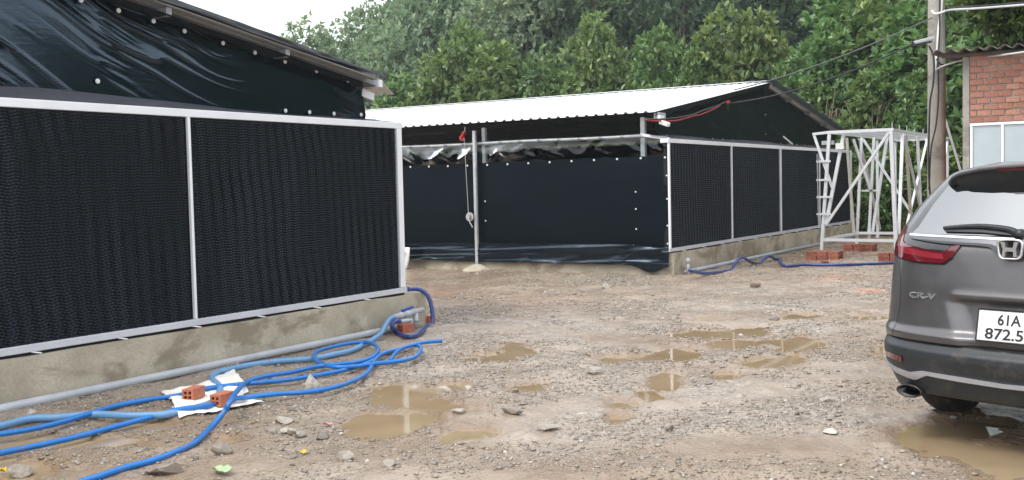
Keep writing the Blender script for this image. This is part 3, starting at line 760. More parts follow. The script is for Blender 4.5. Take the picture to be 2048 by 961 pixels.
hose('garden_hose', pale, .027, M['hose_pale'], 'faded pale blue hose running from the valve past the white sacks', 'blue hoses on the ground')
b1 = gh(z6([(1162,292),(1060,302),(960,330),(880,352),(840,385),(820,420),(790,455),(720,490),(620,520),(500,538),(380,545),(240,560),(150,572)]), HR, .014) + \
     gh([(437,804),(416,811,.012)] + [(354,820,.012)] + z5([(700,655),(400,735),(200,780),(0,820),(-120,842)]), HR)
hose('garden_hose', b1, HR, M['hose'], 'bright blue hose ending in open air at right and held under a brick', 'blue hoses on the ground')
b2 = gh(z6([(915,382),(950,340),(1000,318),(1048,312),(1060,340),(1030,370),(960,388),(850,400),(760,412),(660,418),(590,405),(550,375),(560,345),(620,325),(720,303),(810,300),(855,325),(840,360),(780,388),(680,402),(560,415),(450,440),(330,458),(250,478),(210,500)]), HR, .03) + \
     gh([(471,785,.09),(460,803,.115),(449,822,.06)] + z6([(60,690)]) + z5([(960,750),(900,790),(750,850),(600,890),(480,930),(380,961),(250,1010)]), HR, .0)
hose('garden_hose', b2, HR, M['hose'], 'bright blue hose looped twice, then crossing over the bricks to the foreground', 'blue hoses on the ground')
b3 = gh(z6([(842,378),(800,400),(700,430),(600,450),(450,475),(300,490)]) + z6([(150,505),(0,525)]) + z5([(850,555),(700,580),(550,605),(430,640),(300,680),(150,715),(0,738),(-120,755)]), HR, .008)
hose('garden_hose', b3, HR, M['hose'], 'straight blue hose lying across the upper white sack', 'blue hoses on the ground')
Yh = 7.10
dk = [(9.64, 7.43, .435)] + [tuple(onY(x, y, Yy)) for x, y, Yy in [(835,579,7.40),(850,586,7.32),(860,602,7.25),(865,630,7.2),(863,650,7.16),(852,666,7.10)]]
dk += [tuple(np.array(gp(x, y, .026))) for x, y in [(835,674),(815,677)]] + [tuple(onY(x, y, VY-.08)) for x, y in [(795,668),(785,658),(785,648),(793,643)]] + [tuple(E0)]
dk = [(a, b, max(c, .03)) for a, b, c in dk]
hose('supply_hose', dk, .024, M['hose_dark'], 'dark blue hose curling from the pad rail end down to the elbow')
z8 = lambda l: [(1260+a/2.403, 220+b/2.403) for a, b in l]
YY = 6.55
dk2 = [tuple(np.maximum(onY(x, y, YY), (-99, -99, .03))) for x, y in z8([(285,772),(350,786),(430,780),(490,768),(500,745),(520,722),(545,712),(580,732),(612,765),(625,745),(645,715),(672,703),(700,728),(718,762)])]
dk2 += [tuple(np.array(gp(x, y, .025))) for x, y in z8([(740,757),(850,747),(1000,749),(1150,743),(1300,737),(1420,735)])]
hose('supply_hose', dk2, .025, M['hose_dark'], 'dark blue hose arching twice on the ground by the middle shed')
mb = MB(); mb.tube([(17.0, 7.04, .05), (22, 7.05, .05), (28.5, 7.02, .05)], .034, 10)
tag(mb.build('drain_pipe', M['pvc'], None, True, (17, 7.04, 0)), 'grey pvc pipe lying along the plinth of the middle shed', 'pipe')
rs = thing('pipe_riser', 'short grey pvc riser at the corner of the middle shed', 'pipe', (17.0, 6.98, 0))
MB().tube([(16.98, 6.98, 0), (16.98, 6.98, .27)], .03, 10).build('upright', M['pvc'], rs, True)
MB().tube([(16.98, 6.98, .07), (17.25, 6.96, .07)], .025, 10).build('branch', M['pvc'], rs, True)
MB().tube([(16.98, 6.98, .2), (16.98, 6.98, .29)], .038, 10).build('cap', M['pvc'], rs, True)

# flattened sacks under the bricks
def sack_sheet(corner_px, label, z, seed):
    c = [gnd(x, y)[:2] for x, y in corner_px]; c = np.array(c)
    U, V = np.meshgrid(np.linspace(0, 1, 22), np.linspace(0, 1, 22), indexing='ij')
    P = (c[0]*(1-U)[..., None]*(1-V)[..., None] + c[1]*U[..., None]*(1-V)[..., None] + c[2]*U[..., None]*V[..., None] + c[3]*(1-U)[..., None]*V[..., None])
    P = P + ((vn(U*5+seed, V*5, seed)-.5)*.06)[..., None]
    hz = ground_h(P[..., 0], P[..., 1])[0]
    Z = np.maximum(hz, 0) + z - .008 + .016*(1-np.abs(2*vn(P[..., 0]*7+seed, P[..., 1]*5, 2)-1))**2 + .006*vn(P[..., 0]*18, P[..., 1]*18, 4)
    G = np.concatenate([P, Z[..., None]], -1)
    o = MB().grid(G).build('flattened_sack', M['sack'], None, True, (*c[0], 0))
    so = o.modifiers.new('s', 'SOLIDIFY'); so.thickness = .003
    tag(o, label, 'sack', 'white sacks under the bricks'); return o
sack_sheet(z5([(935,528),(1125,440),(1195,555),(1000,590)]), 'crumpled white sack, the upper one beside the plinth', .012, 1)
sack_sheet(z5([(770,545),(940,525),(1010,590),(815,612)]), 'small folded white sack end left of the bricks', .010, 5)
sack_sheet(z5([(815,592),(1150,560),(1270,608),(860,682)]), 'dirty white sack spread under the front brick', .016, 3)

def hollow_brick(Lx, Wy, Hz, mat):
    ys = np.array([0, .17, .43, .57, .83, 1])*Wy - Wy/2; zs = np.array([0, .17, .43, .57, .83, 1])*Hz
    V = [(x, y, z) for x in (-Lx/2, Lx/2) for y in ys for z in zs]; ix = lambda s, i, j: s*36+i*6+j
    Fc = []; hole = {(1, 1), (1, 3), (3, 1), (3, 3)}
    for i in range(5):
        for j in range(5):
            if (i, j) in hole:
                a = [ix(0,i,j), ix(0,i+1,j), ix(0,i+1,j+1), ix(0,i,j+1)]; b = [ix(1,i,j), ix(1,i+1,j), ix(1,i+1,j+1), ix(1,i,j+1)]
                for k in range(4): l = (k+1) % 4; Fc.append((a[k], a[l], b[l], b[k]))
            else:
                Fc.append((ix(0,i,j), ix(0,i,j+1), ix(0,i+1,j+1), ix(0,i+1,j))); Fc.append((ix(1,i,j), ix(1,i+1,j), ix(1,i+1,j+1), ix(1,i,j+1)))
    for i in range(5):
        Fc += [(ix(0,i,0), ix(0,i+1,0), ix(1,i+1,0), ix(1,i,0)), (ix(0,i,5), ix(1,i,5), ix(1,i+1,5), ix(0,i+1,5)),
               (ix(0,0,i), ix(1,0,i), ix(1,0,i+1), ix(0,0,i+1)), (ix(0,5,i), ix(0,5,i+1), ix(1,5,i+1), ix(1,5,i))]
    return MB().add(V, Fc).mesh('hollow_brick', mat)
HB = hollow_brick(.185, .09, .085, M['brick']); HBd = hollow_brick(.2, .095, .085, M['dustybrick'])
for x, y, rot, lab, dz in [(446,818,math.radians(12),'red hollow brick holding down the front sack, its holes facing left',.028),
                       (388,806,math.radians(20),'red hollow brick behind the other on the white sacks',.022),
                       (812,668,math.radians(-4),'orange hollow brick ringed by the dark blue hose',.015),
                       (856,648,math.radians(70),'orange hollow brick at the plinth end, half hidden',.005)]:
    p = gnd(x, y); o = link('hollow_brick', HB, None, (p[0], p[1], max(gz(p[0], p[1]), 0)+dz), (0, 0, rot)); tag(o, lab, 'brick', 'loose bricks by the left shed')
for cx, cy, nx_, ny_, lab in [(20.90, 5.72, 4, 3, 'stack under the outer stand leg'), (23.35, 5.62, 4, 3, 'farther stack behind that leg'), (20.75, 4.42, 3, 2, 'stack nearest the car')]:
    for k in range(2):
        for i in range(nx_):
            for j in range(ny_):
                o = link('hollow_brick', HBd, None, (cx+(i-(nx_-1)/2)*.105+random.uniform(-.008, .008), cy+(j-(ny_-1)/2)*.21+random.uniform(-.01, .01), .002+k*.087), (0, 0, math.pi/2*(1 if random.random() < .5 else -1)+random.uniform(-.03, .03)))
                tag(o, 'dark red hollow brick, %s course, %s row, %s, %s' % (['bottom', 'top'][k], ['front', 'second', 'third', 'back'][i], (['right', 'middle', 'left'] if ny_ == 3 else ['right', 'left'])[j], lab), 'brick', 'bricks stacked under the steel stand')
for x, y, lab in [(1708,532,'broken brick piece beside the dark blue hose'),(1650,528,'flat brick chip left of the brick stacks')]:
    p = gnd(x, y); o = link('brick_piece', HBd, None, (p[0], p[1], -.03), (0, 0, .5)); tag(o, lab, 'brick')

# litter
def scrap(name, px, size, mat, label, cat):
    p = gnd(*px); z0 = max(gz(p[0], p[1]), -.008); U, V = np.meshgrid(np.linspace(-1, 1, 9), np.linspace(-1, 1, 9), indexing='ij')
    r = np.minimum(1, 1/np.maximum(np.hypot(U, V), 1e-6)*np.maximum(abs(U), abs(V)))
    X = p[0]+U*r*size[0]; Y = p[1]+V*r*size[1]; Z = z0+.012+size[2]*(vn(U*2+px[0], V*2, 1)+.6*(U*r)**2)
    o = MB().grid(np.stack([X, Y, Z], -1)).build(name, mat, None, True, (p[0], p[1], z0)); s = o.modifiers.new('s', 'SOLIDIFY'); s.thickness = .003
    tag(o, label, cat)
scrap('fallen_leaf', (445,955), (.05,.06,.03), simple('pale_green', (.36, .46, .26), .5), 'pale green curled leaf at the bottom edge', 'leaf')
scrap('plastic_scrap', (656,856), (.03,.035,.02), simple('pink_plastic', (.5, .24, .24), .5), 'pinkish plastic scrap beside the dark slate chip', 'litter')
scrap('bottle_cap', (604,912), (.025,.03,.015), simple('yellow_plastic', (.5, .36, .06), .5), 'dull yellow cap lying in the foreground gravel', 'litter')
scrap('plastic_scrap', (4,946), (.02,.03,.03), simple('bright_yellow', (.75, .5, .02), .5), 'bright yellow scrap at the left picture edge', 'litter')
scrap('brick_chip', (775,712), (.06,.05,.02), M['brick'], 'orange brick chip between the hose loops', 'brick')
scrap('plastic_scrap', (627,746), (.02,.02,.015), M['brick'], 'small red scrap between two blue hoses', 'litter')

# ------------------------------------------------------------------ steel gantry on bricks
TW = thing('steel_stand', 'white painted steel stand with crossed braces standing on brick stacks', 'steel stand', (21.2, 5.0, 0))
def bar(nm, p, q, w=.055, m='whitesteel'): MB().bar(p, q, w).build(nm, M[m], TW)
X0 = 21.2; zT = 2.52
for nm, p, q, w, m in [
 ('leg',(X0,5.86,.176),(X0,5.69,2.485),.06,'whitesteel'),('leg',(X0,4.42,.176),(X0,4.51,2.485),.07,'whitesteel'),
 ('leg',(X0+.02,5.77,.70),(X0+.07,5.43,2.46),.06,'whitesteel'),('leg',(X0+.12,4.40,.5),(22.1,4.48,2.46),.06,'whitesteel'),
 ('strut',(X0,5.99,2.47),(X0+.03,5.645,1.42),.05,'whitesteel'),
 ('beam',(X0,6.02,2.50),(X0,5.74,2.52),.05,'whitesteel'),('beam',(X0,5.74,zT),(X0,4.46,zT),.06,'whitesteel'),
 ('beam',(X0,5.82,.385),(X0,4.45,.375),.055,'whitesteel'),('beam',(X0+.04,5.80,.39),(23.0,5.60,.42),.05,'whitesteel'),('beam',(23.0,5.57,.43),(23.0,4.4,.43),.055,'whitesteel'),
 ('brace',(X0-.03,5.76,.69),(X0-.03,4.55,2.46),.05,'whitesteel'),('brace',(23.0,5.46,2.42),(23.1,4.5,.83),.05,'whitesteel'),
 ('brace',(22.8,5.62,2.42),(23.0,5.32,1.35),.05,'whitesteel'),
 ('leg',(23.0,5.61,.2),(23.0,5.49,2.46),.055,'whitesteel'),('leg',(23.06,5.37,.3),(23.06,5.25,2.46),.055,'whitesteel'),('leg',(23.1,5.30,.45),(23.1,4.99,2.46),.06,'whitesteel'),
 ('leg',(22.9,5.64,.45),(22.9,5.78,2.46),.055,'tansteel'),
 ('leg',(24.15,4.5,.3),(23.7,4.5,2.46),.055,'whitesteel'),('leg',(23.2,4.52,.3),(22.6,4.52,2.46),.055,'tansteel'),
 ('brace',(22.3,4.5,2.44),(24.6,4.5,.4),.045,'whitesteel'),('brace',(24.8,4.5,2.44),(22.6,4.55,.4),.045,'whitesteel'),
 ('leg',(26.9,4.5,.2),(26.8,4.5,2.46),.055,'tansteel'),('leg',(27.3,4.5,.2),(27.3,4.5,2.46),.055,'whitesteel'),('leg',(27.2,5.69,.2),(27.2,5.69,2.46),.055,'whitesteel'),('brace',(27.25,4.5,2.4),(26.0,4.5,.6),.045,'whitesteel'),
 ('brace',(23.05,5.2,1.33),(23.05,5.6,1.33),.035,'whitesteel'),
 ('brace',(23.5,5.66,2.44),(25.4,5.66,.4),.045,'whitesteel'),('leg',(25.3,5.69,.2),(25.3,5.69,2.46),.055,'whitesteel')]:
    bar(nm, p, q, w, m)
for y in (4.50, 4.80, 5.10, 5.40, 5.69): bar('beam', (X0+.04, y, zT-.002), (27.5, y, zT-.002), .05)
bar('beam', (27.53, 4.46, zT), (27.53, 5.74, zT), .06)
for x in (21.25, 21.9, 22.6, 23.4, 24.3, 25.3, 26.4): MB().tube([(x, 4.5, zT+.02), (x, 4.5, zT+.12)], .010, 6).build('stud', M['galv'], TW)
for z in (1.95, 1.58, 1.24, .9): MB().box((X0-.05, 5.66, z-.02), (X0-.03, 5.94, z+.02)).build('rung', M['whitesteel'], TW)
MB().tube([(X0-.06, 5.90, .62), (X0-.06, 5.92, 2.1)], .008, 6).build('rod', M['galv'], TW)
MB().box((X0-.04, 5.40, 2.18), (X0+.0, 5.56, 2.30)).build('gusset', M['whiteplastic'], TW)
MB().box((X0+.05, 5.62, 2.28), (X0+.15, 5.86, 2.36)).build('mount_box', M['galv'], TW)
sb = MB(); a_ = atD(1890, 238, 19.0); b_ = atD(1922, 345, 19.0); d_ = b_-a_; sb.bar(a_, a_+d_*1.95, .035)
tag(sb.build('steel_bar', M['whitesteel'], None, False, a_+d_*1.95), 'thin white steel bar leaning between the pole and the brick house', 'bar')

# ------------------------------------------------------------------ pole and cables
PX, PY = 18.65, 3.24
PO = thing('utility_pole', 'tapered concrete utility pole behind the car', 'pole', (PX, PY, 0))
def polew(z): return .315 - .0125*z
mb = MB(); G = []
for z in np.linspace(-.05, 8.2, 14):
    w = polew(z)/2; G.append([(PX+w*math.cos(a)*(1.0/max(abs(math.cos(a)), abs(math.sin(a))))**.35, PY+w*math.sin(a)*(1.0/max(abs(math.cos(a)), abs(math.sin(a))))**.35, z) for a in np.linspace(0, 2*math.pi, 25)])
mb.grid(np.array(G)[:, ::-1]); mb.build('shaft', M['pole'], PO, True)
DP = 17.25
cd = MB(); cd.tube(smooth_path([atD(1884, -60, DP), atD(1883, 10, DP), atD(1878, 50, DP), atD(1873, 110, DP), atD(1869, 142, DP)]), .020, 8); cd.build('conduit', M['whiteplastic'], PO, True)
for l, r in [([(1858,92),(1866,110),(1868,135),(1866,170),(1860,205),(1858,260),(1857,330),(1860,390)], .015), ([(1880,-60),(1879,60),(1876,120),(1877,190),(1872,250),(1862,300),(1858,380)], .013), ([(1873,118),(1880,128),(1888,130)], .014)]:
    MB().tube(smooth_path([atD(x, y, DP-.02) for x, y in l]), r, 8).build('cable', M['cable'], PO, True)
lp = MB(); lp.tube(smooth_path([atD(1864, 22, DP), atD(1870, 28, DP-.04), atD(1885, 25, DP-.05), atD(1890, 22, DP)]), .018, 8); lp.build('strap', M['whiteplastic'], PO, True)
ck = MB(); p0 = atD(1868, 76, DP-.02); p1 = atD(1829, 86, DP-.1)
ck.bar(p0, p1, .06, .055); bevel(ck.build('cable_clamp', M['galv'], PO), .012)
MB().bar(atD(1862, 84, DP-.03), atD(1828, 91, DP-.11), .05, .03).build('clamp_jaw', M['cable'], PO)
for z in (1.75, 2.35): MB().bar((PX-.14, PY+.16, z), (PX-.30, PY+.14, z+.03), .018).build('step_bolt', M['cable'], PO)
def sag(p, q, s, n=18):
    p = np.array(p); q = np.array(q); return [p+(q-p)*t-np.array([0, 0, s*4*t*(1-t)]) for t in np.linspace(0, 1, n)]
end1 = np.array([22.5, 7.36, 3.70]); e2 = np.array([19.95, 7.33, 3.12])
def cable(p, q, s, r, m, lab):
    o = MB().tube(sag(p, q, s), r, 8).build('power_cable', M[m], None, True, p); tag(o, lab, 'cable', 'cables between pole and shed')
cable(atD(1864, 36, DP), np.array([20.4, 7.35, 3.42]), .10, .012, 'cable_g', 'upper pale cable from the pole to the shed roof edge')
cable(p1, e2, .16, .013, 'cable', 'lower black cable from the pole clamp to the shed gable')
wr_ = lambda l: [onY(x, y, 7.30) for x, y in l]
for l, r, m, lab in [([(1440,212),(1420,222),(1400,230),(1388,232),(1360,240),(1335,243),(1310,242),(1292,240)],.013,'cable_r','red wire sagging across the gable of the middle shed'),
                  ([(1450,205),(1430,214),(1405,222),(1385,230),(1355,236),(1320,239),(1293,238)],.014,'cable','black wire beside the red one on the gable')]:
    P = smooth_path(wr_(l)); o = MB().tube(P, r, 8).build('wire', M[m], None, True, P[0]); tag(o, lab, 'wire', 'wires on the middle gable')
cb = thing('cable_anchor', 'black cable anchor with red tape on the middle gable', 'anchor', e2)
MB().bar(e2+(0, 0, .06), e2+(0, 0, -.13), .06, .05).build('bracket', M['cable'], cb)
MB().bar(e2+(-.1, -.03, .01), e2+(-.01, -.03, .03), .05, .05).build('tape', M['red'], cb)
p_ = atD(1890, 23, DP); q_ = atD(1960, 17, 16.2); q2 = atD(2075, 8, 15.0)
for dz, m, lab in ((0, 'cable_w', 'white cable leaving the pole towards the right tree'), (.035, 'cable', 'thin black cable above the white one at the pole')):
    o = MB().tube(smooth_path([p_+(0, 0, dz), atD(1905, 20, 17.0)+(0, 0, dz), q_+(0, 0, dz), q2+(0, 0, dz)]), .018 if dz == 0 else .010, 8).build('power_cable', M[m], None, True, p_); tag(o, lab, 'cable', 'cables right of the pole')
o = MB().tube(smooth_path([atD(1872, 141, DP-.03), atD(1885, 133, DP-.3), atD(1930, 120, 16.1), atD(2000, 111, 15.2), atD(2060, 103, 14.5)]), .013, 8).build('power_cable', M['cable_w'], None, True, atD(1872, 141, DP)); tag(o, 'grey cable running from the pole under the house roof edge', 'cable')

# ------------------------------------------------------------------ brick house
HX, HY0, HY1 = 16.95, 2.56, -1.7
HO = thing('brick_house', 'small red brick house at right with grey blue metal door panels', 'house', (HX, HY0, 0))
MB().box((HX+.018, HY1, 2.37), (HX+.2, HY0-.075, 3.40)).build('mortar_bed', M['mortar'], HO)
bevel(MB().box((HX-.01, HY0-.075, -.02), (HX+.2, HY0+.02, 3.36)).build('corner_column', M['pole'], HO), .01)
bme = MB().box((0, -.09, 0), (.08, .09, .078)).mesh('brick', M['wallbrick']); bme2 = MB().box((0, -.04, 0), (.08, .04, .078)).mesh('brick', M['wallbrick'])
for r in range(11):
    z = 2.385 + r*.0915; y = HY0-.085 - (0 if r % 2 == 0 else .09); first = True
    if r % 2: 
        link('brick', bme2, HO, (HX-random.uniform(0, .006), HY0-.125, z))
        y = HY0-.18
    while y - .18 > HY1:
        link('brick', bme, HO, (HX-random.uniform(-.006, .010), y-.09+random.uniform(-.006, .006), z+random.uniform(-.004, .004)), (random.uniform(-.025, .025), 0, random.uniform(-.02, .02)), (1, random.uniform(.93, 1.03), random.uniform(.92, 1.03))); y -= .194
y = HY0-.085; k = 0
MB().box((HX-.02, HY1, 2.335), (HX+.05, HY0-.08, 2.372)).build('lintel', M['rail'], HO)
while y-.42 > HY1:
    MB().box((HX-.02, y-.035, 0), (HX+.03, y, 2.334)).build('door_post', M['rail'], HO)
    bevel(MB().box((HX+.0, y-.418, .04), (HX+.025, y-.036, 2.333)).build('door_panel', M['door'], HO), .008)
    y -= .42; k += 1
MB().box((HX+.03, HY1, 0), (HX+.2, HY0-.08, 2.36)).build('wall_lining', M['mortar'], HO)
MB().box((HX+.2, HY0-.2, 0), (HX+3.5, HY0, 3.3)).build('side_wall', M['wallbrick'], HO)
MB().box((HX+.2, HY1, 0), (HX+3.5, HY1+.15, 3.3)).build('side_wall', M['wallbrick'], HO)
MB().box((HX+3.4, HY1+.15, 0), (HX+3.5, HY0-.2, 3.3)).build('back_wall', M['wallbrick'], HO)
ys = np.arange(HY1-.3, HY0+.42, .03)
Gr = [[(x, yy, z+.028*math.cos(yy*2*math.pi/.18)) for yy in ys] for x, z in ((HX-.30, 3.44), (HX+1.2, 3.50), (HX+3.8, 3.62))]
o = MB().grid(Gr).build('roof_sheet', M['fibre'], HO, True); s_ = o.modifiers.new('s', 'SOLIDIFY'); s_.thickness = .008
MB().box((HX-.06, HY1, 3.36), (HX+.0, HY0+.3, 3.405)).build('wall_plate', M['fibre'], HO)
# dark drum on the roof behind
tk = thing('water_drum', 'dark blue ribbed water drum behind the house roof', 'drum', (18.6, 1.55, 3.5))
prof = [(0, .36), (.05, .40), (.35, .40), (.38, .42), (.42, .40), (.75, .40), (.78, .42), (.82, .40), (1.1, .39), (1.2, .30), (1.22, 0.01)]
tc_ = atD(2050, 98, 17.6)
mb = MB(); mb.grid([[(tc_[0]+r*math.cos(a), tc_[1]+r*math.sin(a), 3.55+h) for a in np.linspace(0, 2*math.pi, 29)] for h, r in prof]); mb.build('drum_body', M['tank'], tk, True)
for sx in (-.25, .25):
    for sy in (-.25, .25): MB().bar((tc_[0]+sx, tc_[1]+sy, 3.545), (tc_[0]+sx, tc_[1]+sy, 0), .07).build('stand_leg', M['tansteel'], tk)

# ------------------------------------------------------------------ trees
def leaf_cloud(P, D, k, L, r, wr=.5, spread=.8, upb=.25):
    n = len(P); m = n*k
    p = np.repeat(P, k, 0); d = np.repeat(D, k, 0)
    rv = r.normal(size=(m, 3)); rv /= np.linalg.norm(rv, axis=1)[:, None]
    dr = d*.55 + rv*spread + np.array([0, 0, upb]); dr /= np.linalg.norm(dr, axis=1)[:, None]
    up = np.array([0, 0, 1.]) + r.normal(0, .45, (m, 3)) + d*.5
    sd_ = np.cross(dr, up); sd_ /= np.linalg.norm(sd_, axis=1)[:, None] + 1e-9
    nn = np.cross(sd_, dr)
    ln = (L*(.65+.6*r.random(m)))[:, None]
    a = p; tip = p + dr*ln - nn*ln*.12; mid = p + dr*ln*.52
    l_ = mid + sd_*ln*wr*.5 + nn*ln*.05; r_ = mid - sd_*ln*wr*.5 + nn*ln*.05
    V = np.stack([a, l_, tip, r_], 1).reshape(-1, 3); b = 4*np.arange(m)[:, None]
    Q = np.concatenate([b+[[0, 1, 2]], b+[[0, 2, 3]]], 0)
    return V, Q, m
def make_crown(seed, Hh, Wd, base, nl, nt, k, L, mat, wr=.5, taper=.9, gap=0):
    r = np.random.default_rng(seed); C_ = []; R_ = []
    for i in range(nl):
        t = (i+.5)/nl; z = base + (Hh-base)*(.06+.86*t); env = math.sin(math.pi*min(1, (.18+.82*t)**taper))**.7
        a = i*2.4 + r.uniform(-.5, .5); rad = Wd*.5*env*r.uniform(.25, .72)
        C_.append((rad*math.cos(a), rad*math.sin(a), z)); R_.append(Wd*r.uniform(.17, .27)*(.65+.5*env))
    C_ = np.array(C_); R_ = np.array(R_)
    w = R_**2/np.sum(R_**2); idx = r.choice(nl, nt, p=w)
    d = r.normal(size=(nt, 3)); d[:, 2] += .25; d /= np.linalg.norm(d, axis=1)[:, None]
    P = C_[idx] + d*(R_[idx]*(.70+.42*r.random(nt)**.6))[:, None]*np.array([1, 1, 1.15])
    V, Q, m = leaf_cloud(P, d, k, L, r, wr)
    zz = np.repeat((P[:, 2]-base)/(Hh-base), k); tint = np.clip(np.repeat(r.normal(.42, .16, nt), k) + r.normal(0, .16, m) + .22*(zz-.5), 0, 1)  # tint varies per twig; paler crown tops paint in the light from above
    me = fastmesh('crown', V, Q, mat, False, {'tint': np.repeat(tint, 4)})
    mb = MB(); tr = .035*Wd
    mb.tube(smooth_path([(0, 0, -.1), (.05*Wd*r.uniform(-1, 1), .05*Wd*r.uniform(-1, 1), Hh*.35), (.06*Wd*r.uniform(-1, 1), .06*Wd*r.uniform(-1, 1), Hh*.82)], 5), np.linspace(tr, tr*.3, 11), 8)
    for i in range(nl):
        z0 = max(.12*Hh, C_[i, 2]*r.uniform(.45, .7)); s0 = np.array([0, 0, z0]); e = C_[i]
        mb.tube(smooth_path([s0, (s0+e)/2+np.array([0, 0, .04*Hh])*r.uniform(-1, .5), e], 4), np.linspace(tr*.5, tr*.15, 9), 6)
    return me, mb
FRONT = []; 
for s in range(5):
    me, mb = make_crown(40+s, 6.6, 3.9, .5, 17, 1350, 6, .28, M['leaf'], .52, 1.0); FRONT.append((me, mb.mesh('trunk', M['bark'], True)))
BACK = []
for s in range(4):
    me, mb = make_crown(60+s, 15, 10.5, 2.2, 24, 2300, 6, .44, M['leaf_far'], .5, .8); BACK.append((me, mb.mesh('trunk', M['bark'], True)))
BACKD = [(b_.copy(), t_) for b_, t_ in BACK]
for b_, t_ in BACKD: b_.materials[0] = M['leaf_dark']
me, mb = make_crown(77, 11, 6, 3.0, 16, 620, 6, .40, M['leaf_far'], .5, .8); SPARSE = (me, mb.mesh('trunk', M['bark'], True))
me, mb = make_crown(78, 3.2, 2.6, .2, 10, 500, 6, .22, M['leaf_bright'], .5, 1.0); BRIGHT = (me, mb.mesh('trunk', M['bark'], True))
me, mb = make_crown(79, 2.6, 3.4, .05, 14, 800, 6, .22, M['leaf'], .5, 1.0); BUSH = (me, mb.mesh('trunk', M['bark'], True))
def tree(name, src, x, y, h, hs_, ws, lab, cat, group, rot):
    t = thing(name, lab, cat, (x, y, -.05), group)
    sx = ws*h/hs_
    link('crown', src[0], t, None, (0, 0, rot), (sx, sx, h/hs_)); link('trunk', src[1], t, None, (0, 0, rot), (sx, sx, h/hs_))
TR = [(800,152,36,1.0,'leafy tree with rounded top left of the tall pointed ones'),(868,120,35,.9,'bushy tree just above the white roof left end'),(925,52,35.5,.7,'tall pointed glossy tree, leftmost of the tall ones'),
 (1000,98,35,1.0,'dense glossy tree between the two pointed trees'),(1085,112,35.5,.8,'broad glossy tree left of the central spire tree'),(1190,30,35,.68,'central spire shaped glossy tree above the roof'),
 (1258,140,36,.8,'lower glossy tree right of the central spire'),(1320,58,35,.72,'rounded glossy tree above the roof middle'),(1392,95,34.5,.7,'glossy tree left of the twin topped tree'),
 (1452,30,35,.75,'twin topped tree, its left crown above the ridge'),(1518,26,35.5,.75,'twin topped tree, its right crown above the ridge'),(1590,125,34,.75,'glossy tree right of the roof ridge'),
 (1660,60,34,.9,'tree with pale bare twigs above the steel stand'),(1700,-20,36,1.0,'tall dark glossy tree left of the pole'),(1775,-40,35,1.0,'tall dense tree right behind the pole'),
 (1850,-10,33,1.0,'dense tree directly behind the concrete pole'),(1915,10,32,.9,'tree between the pole and the brick house'),(1985,-10,33,.9,'tree rising behind the brick house'),(1745,150,32,.9,'low dense tree behind the steel stand'),(1835,160,31,.9,'low tree behind the pole foot'),(1625,160,33,.9,'lower tree beside the right roof slope')]
OFF = [(31, 3.2, 7.4), (32, .4, 7.8), (31.5, -2.4, 7.2), (33, -5.2, 8.0), (31, -8, 7.5), (32, -11, 7.8), (30, -14, 8.2), (31, -17.2, 7.6), (29, -20.5, 8.0), (30, -24, 8.4), (28, -27.5, 8)]
for i, (x, y, X, ws, lab) in enumerate(TR):
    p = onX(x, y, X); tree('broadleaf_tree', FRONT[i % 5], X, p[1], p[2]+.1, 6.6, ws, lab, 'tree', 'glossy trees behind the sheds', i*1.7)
for i, (x, y, h) in enumerate(OFF):   # row carried on past the right edge, added to darken the tarp's reflection
    tree('broadleaf_tree', FRONT[(i+2) % 5], x, y, h, 6.6, 1.05, 'glossy tree added to the row behind and past the brick house, the %s one' % ['first','second','third','fourth','fifth','sixth','seventh','eighth','ninth','tenth','eleventh'][i], 'tree', 'glossy trees behind the sheds', i*1.3)
BT = [(612,48,50,1.0),(650,88,52,.7),(725,40,52,.75),(790,-20,52,.8),(860,-60,50,.8),(945,-50,52,.75),(1030,-80,50,.8),(1110,-60,52,.8),(1190,-90,50,.8),(1280,-60,52,.8),(1370,-90,50,.8),(1460,-60,52,.8),(1550,-100,50,.8),(1640,-60,50,.8),(1740,-90,50,.8),(1840,-90,48,.8),
      (700,90,62,.9),(820,20,64,.9),(900,-30,62,.9),(1000,-40,64,.9),(1080,-60,62,.9),(1160,-40,64,.9),(1240,-60,62,.9),(1330,-60,64,.9),(1420,-60,62,.9),(1500,-60,64,.9),(1600,-60,62,.9),(1700,-60,62,.9)]
names_b = 'far hazy forest tree, number {} from the left of the {} row'
order = ['first','second','third','fourth','fifth','sixth','seventh','eighth','ninth','tenth','eleventh','twelfth','thirteenth','fourteenth','fifteenth','sixteenth']
for i, (x, y, X, ws) in enumerate(BT):
    p = onX(x, y, X); row = 'nearer' if i < 16 else 'farther'; k = i if i < 16 else i-16
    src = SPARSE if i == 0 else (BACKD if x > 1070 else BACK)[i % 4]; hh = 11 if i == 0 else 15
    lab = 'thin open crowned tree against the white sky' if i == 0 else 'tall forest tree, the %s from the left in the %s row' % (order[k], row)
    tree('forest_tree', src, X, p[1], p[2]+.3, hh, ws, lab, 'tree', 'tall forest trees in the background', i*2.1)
for i in range(12):   # forest row added past the right edge to keep sky off the glossy tarp
    tree('forest_tree', BACKD[i % 4], 41+2.5*(i % 3), 3-4.6*i, 15.5+1.2*(i % 2), 15, .85, 'tall forest tree added beyond the brick house, the %s past the picture edge' % order[i], 'tree', 'tall forest trees in the background', i*1.9)
for i, (x, y, X, lab) in enumerate([(742,120,40,'bright yellow green sapling above the left shed roof'),(790,120,44,'bright young foliage before the dark forest')]):
    p = onX(x, y, X); h = 3.0; tree('young_tree', BRIGHT, X, p[1], p[2], p[2], .45, lab, 'tree', None, i*1.1)
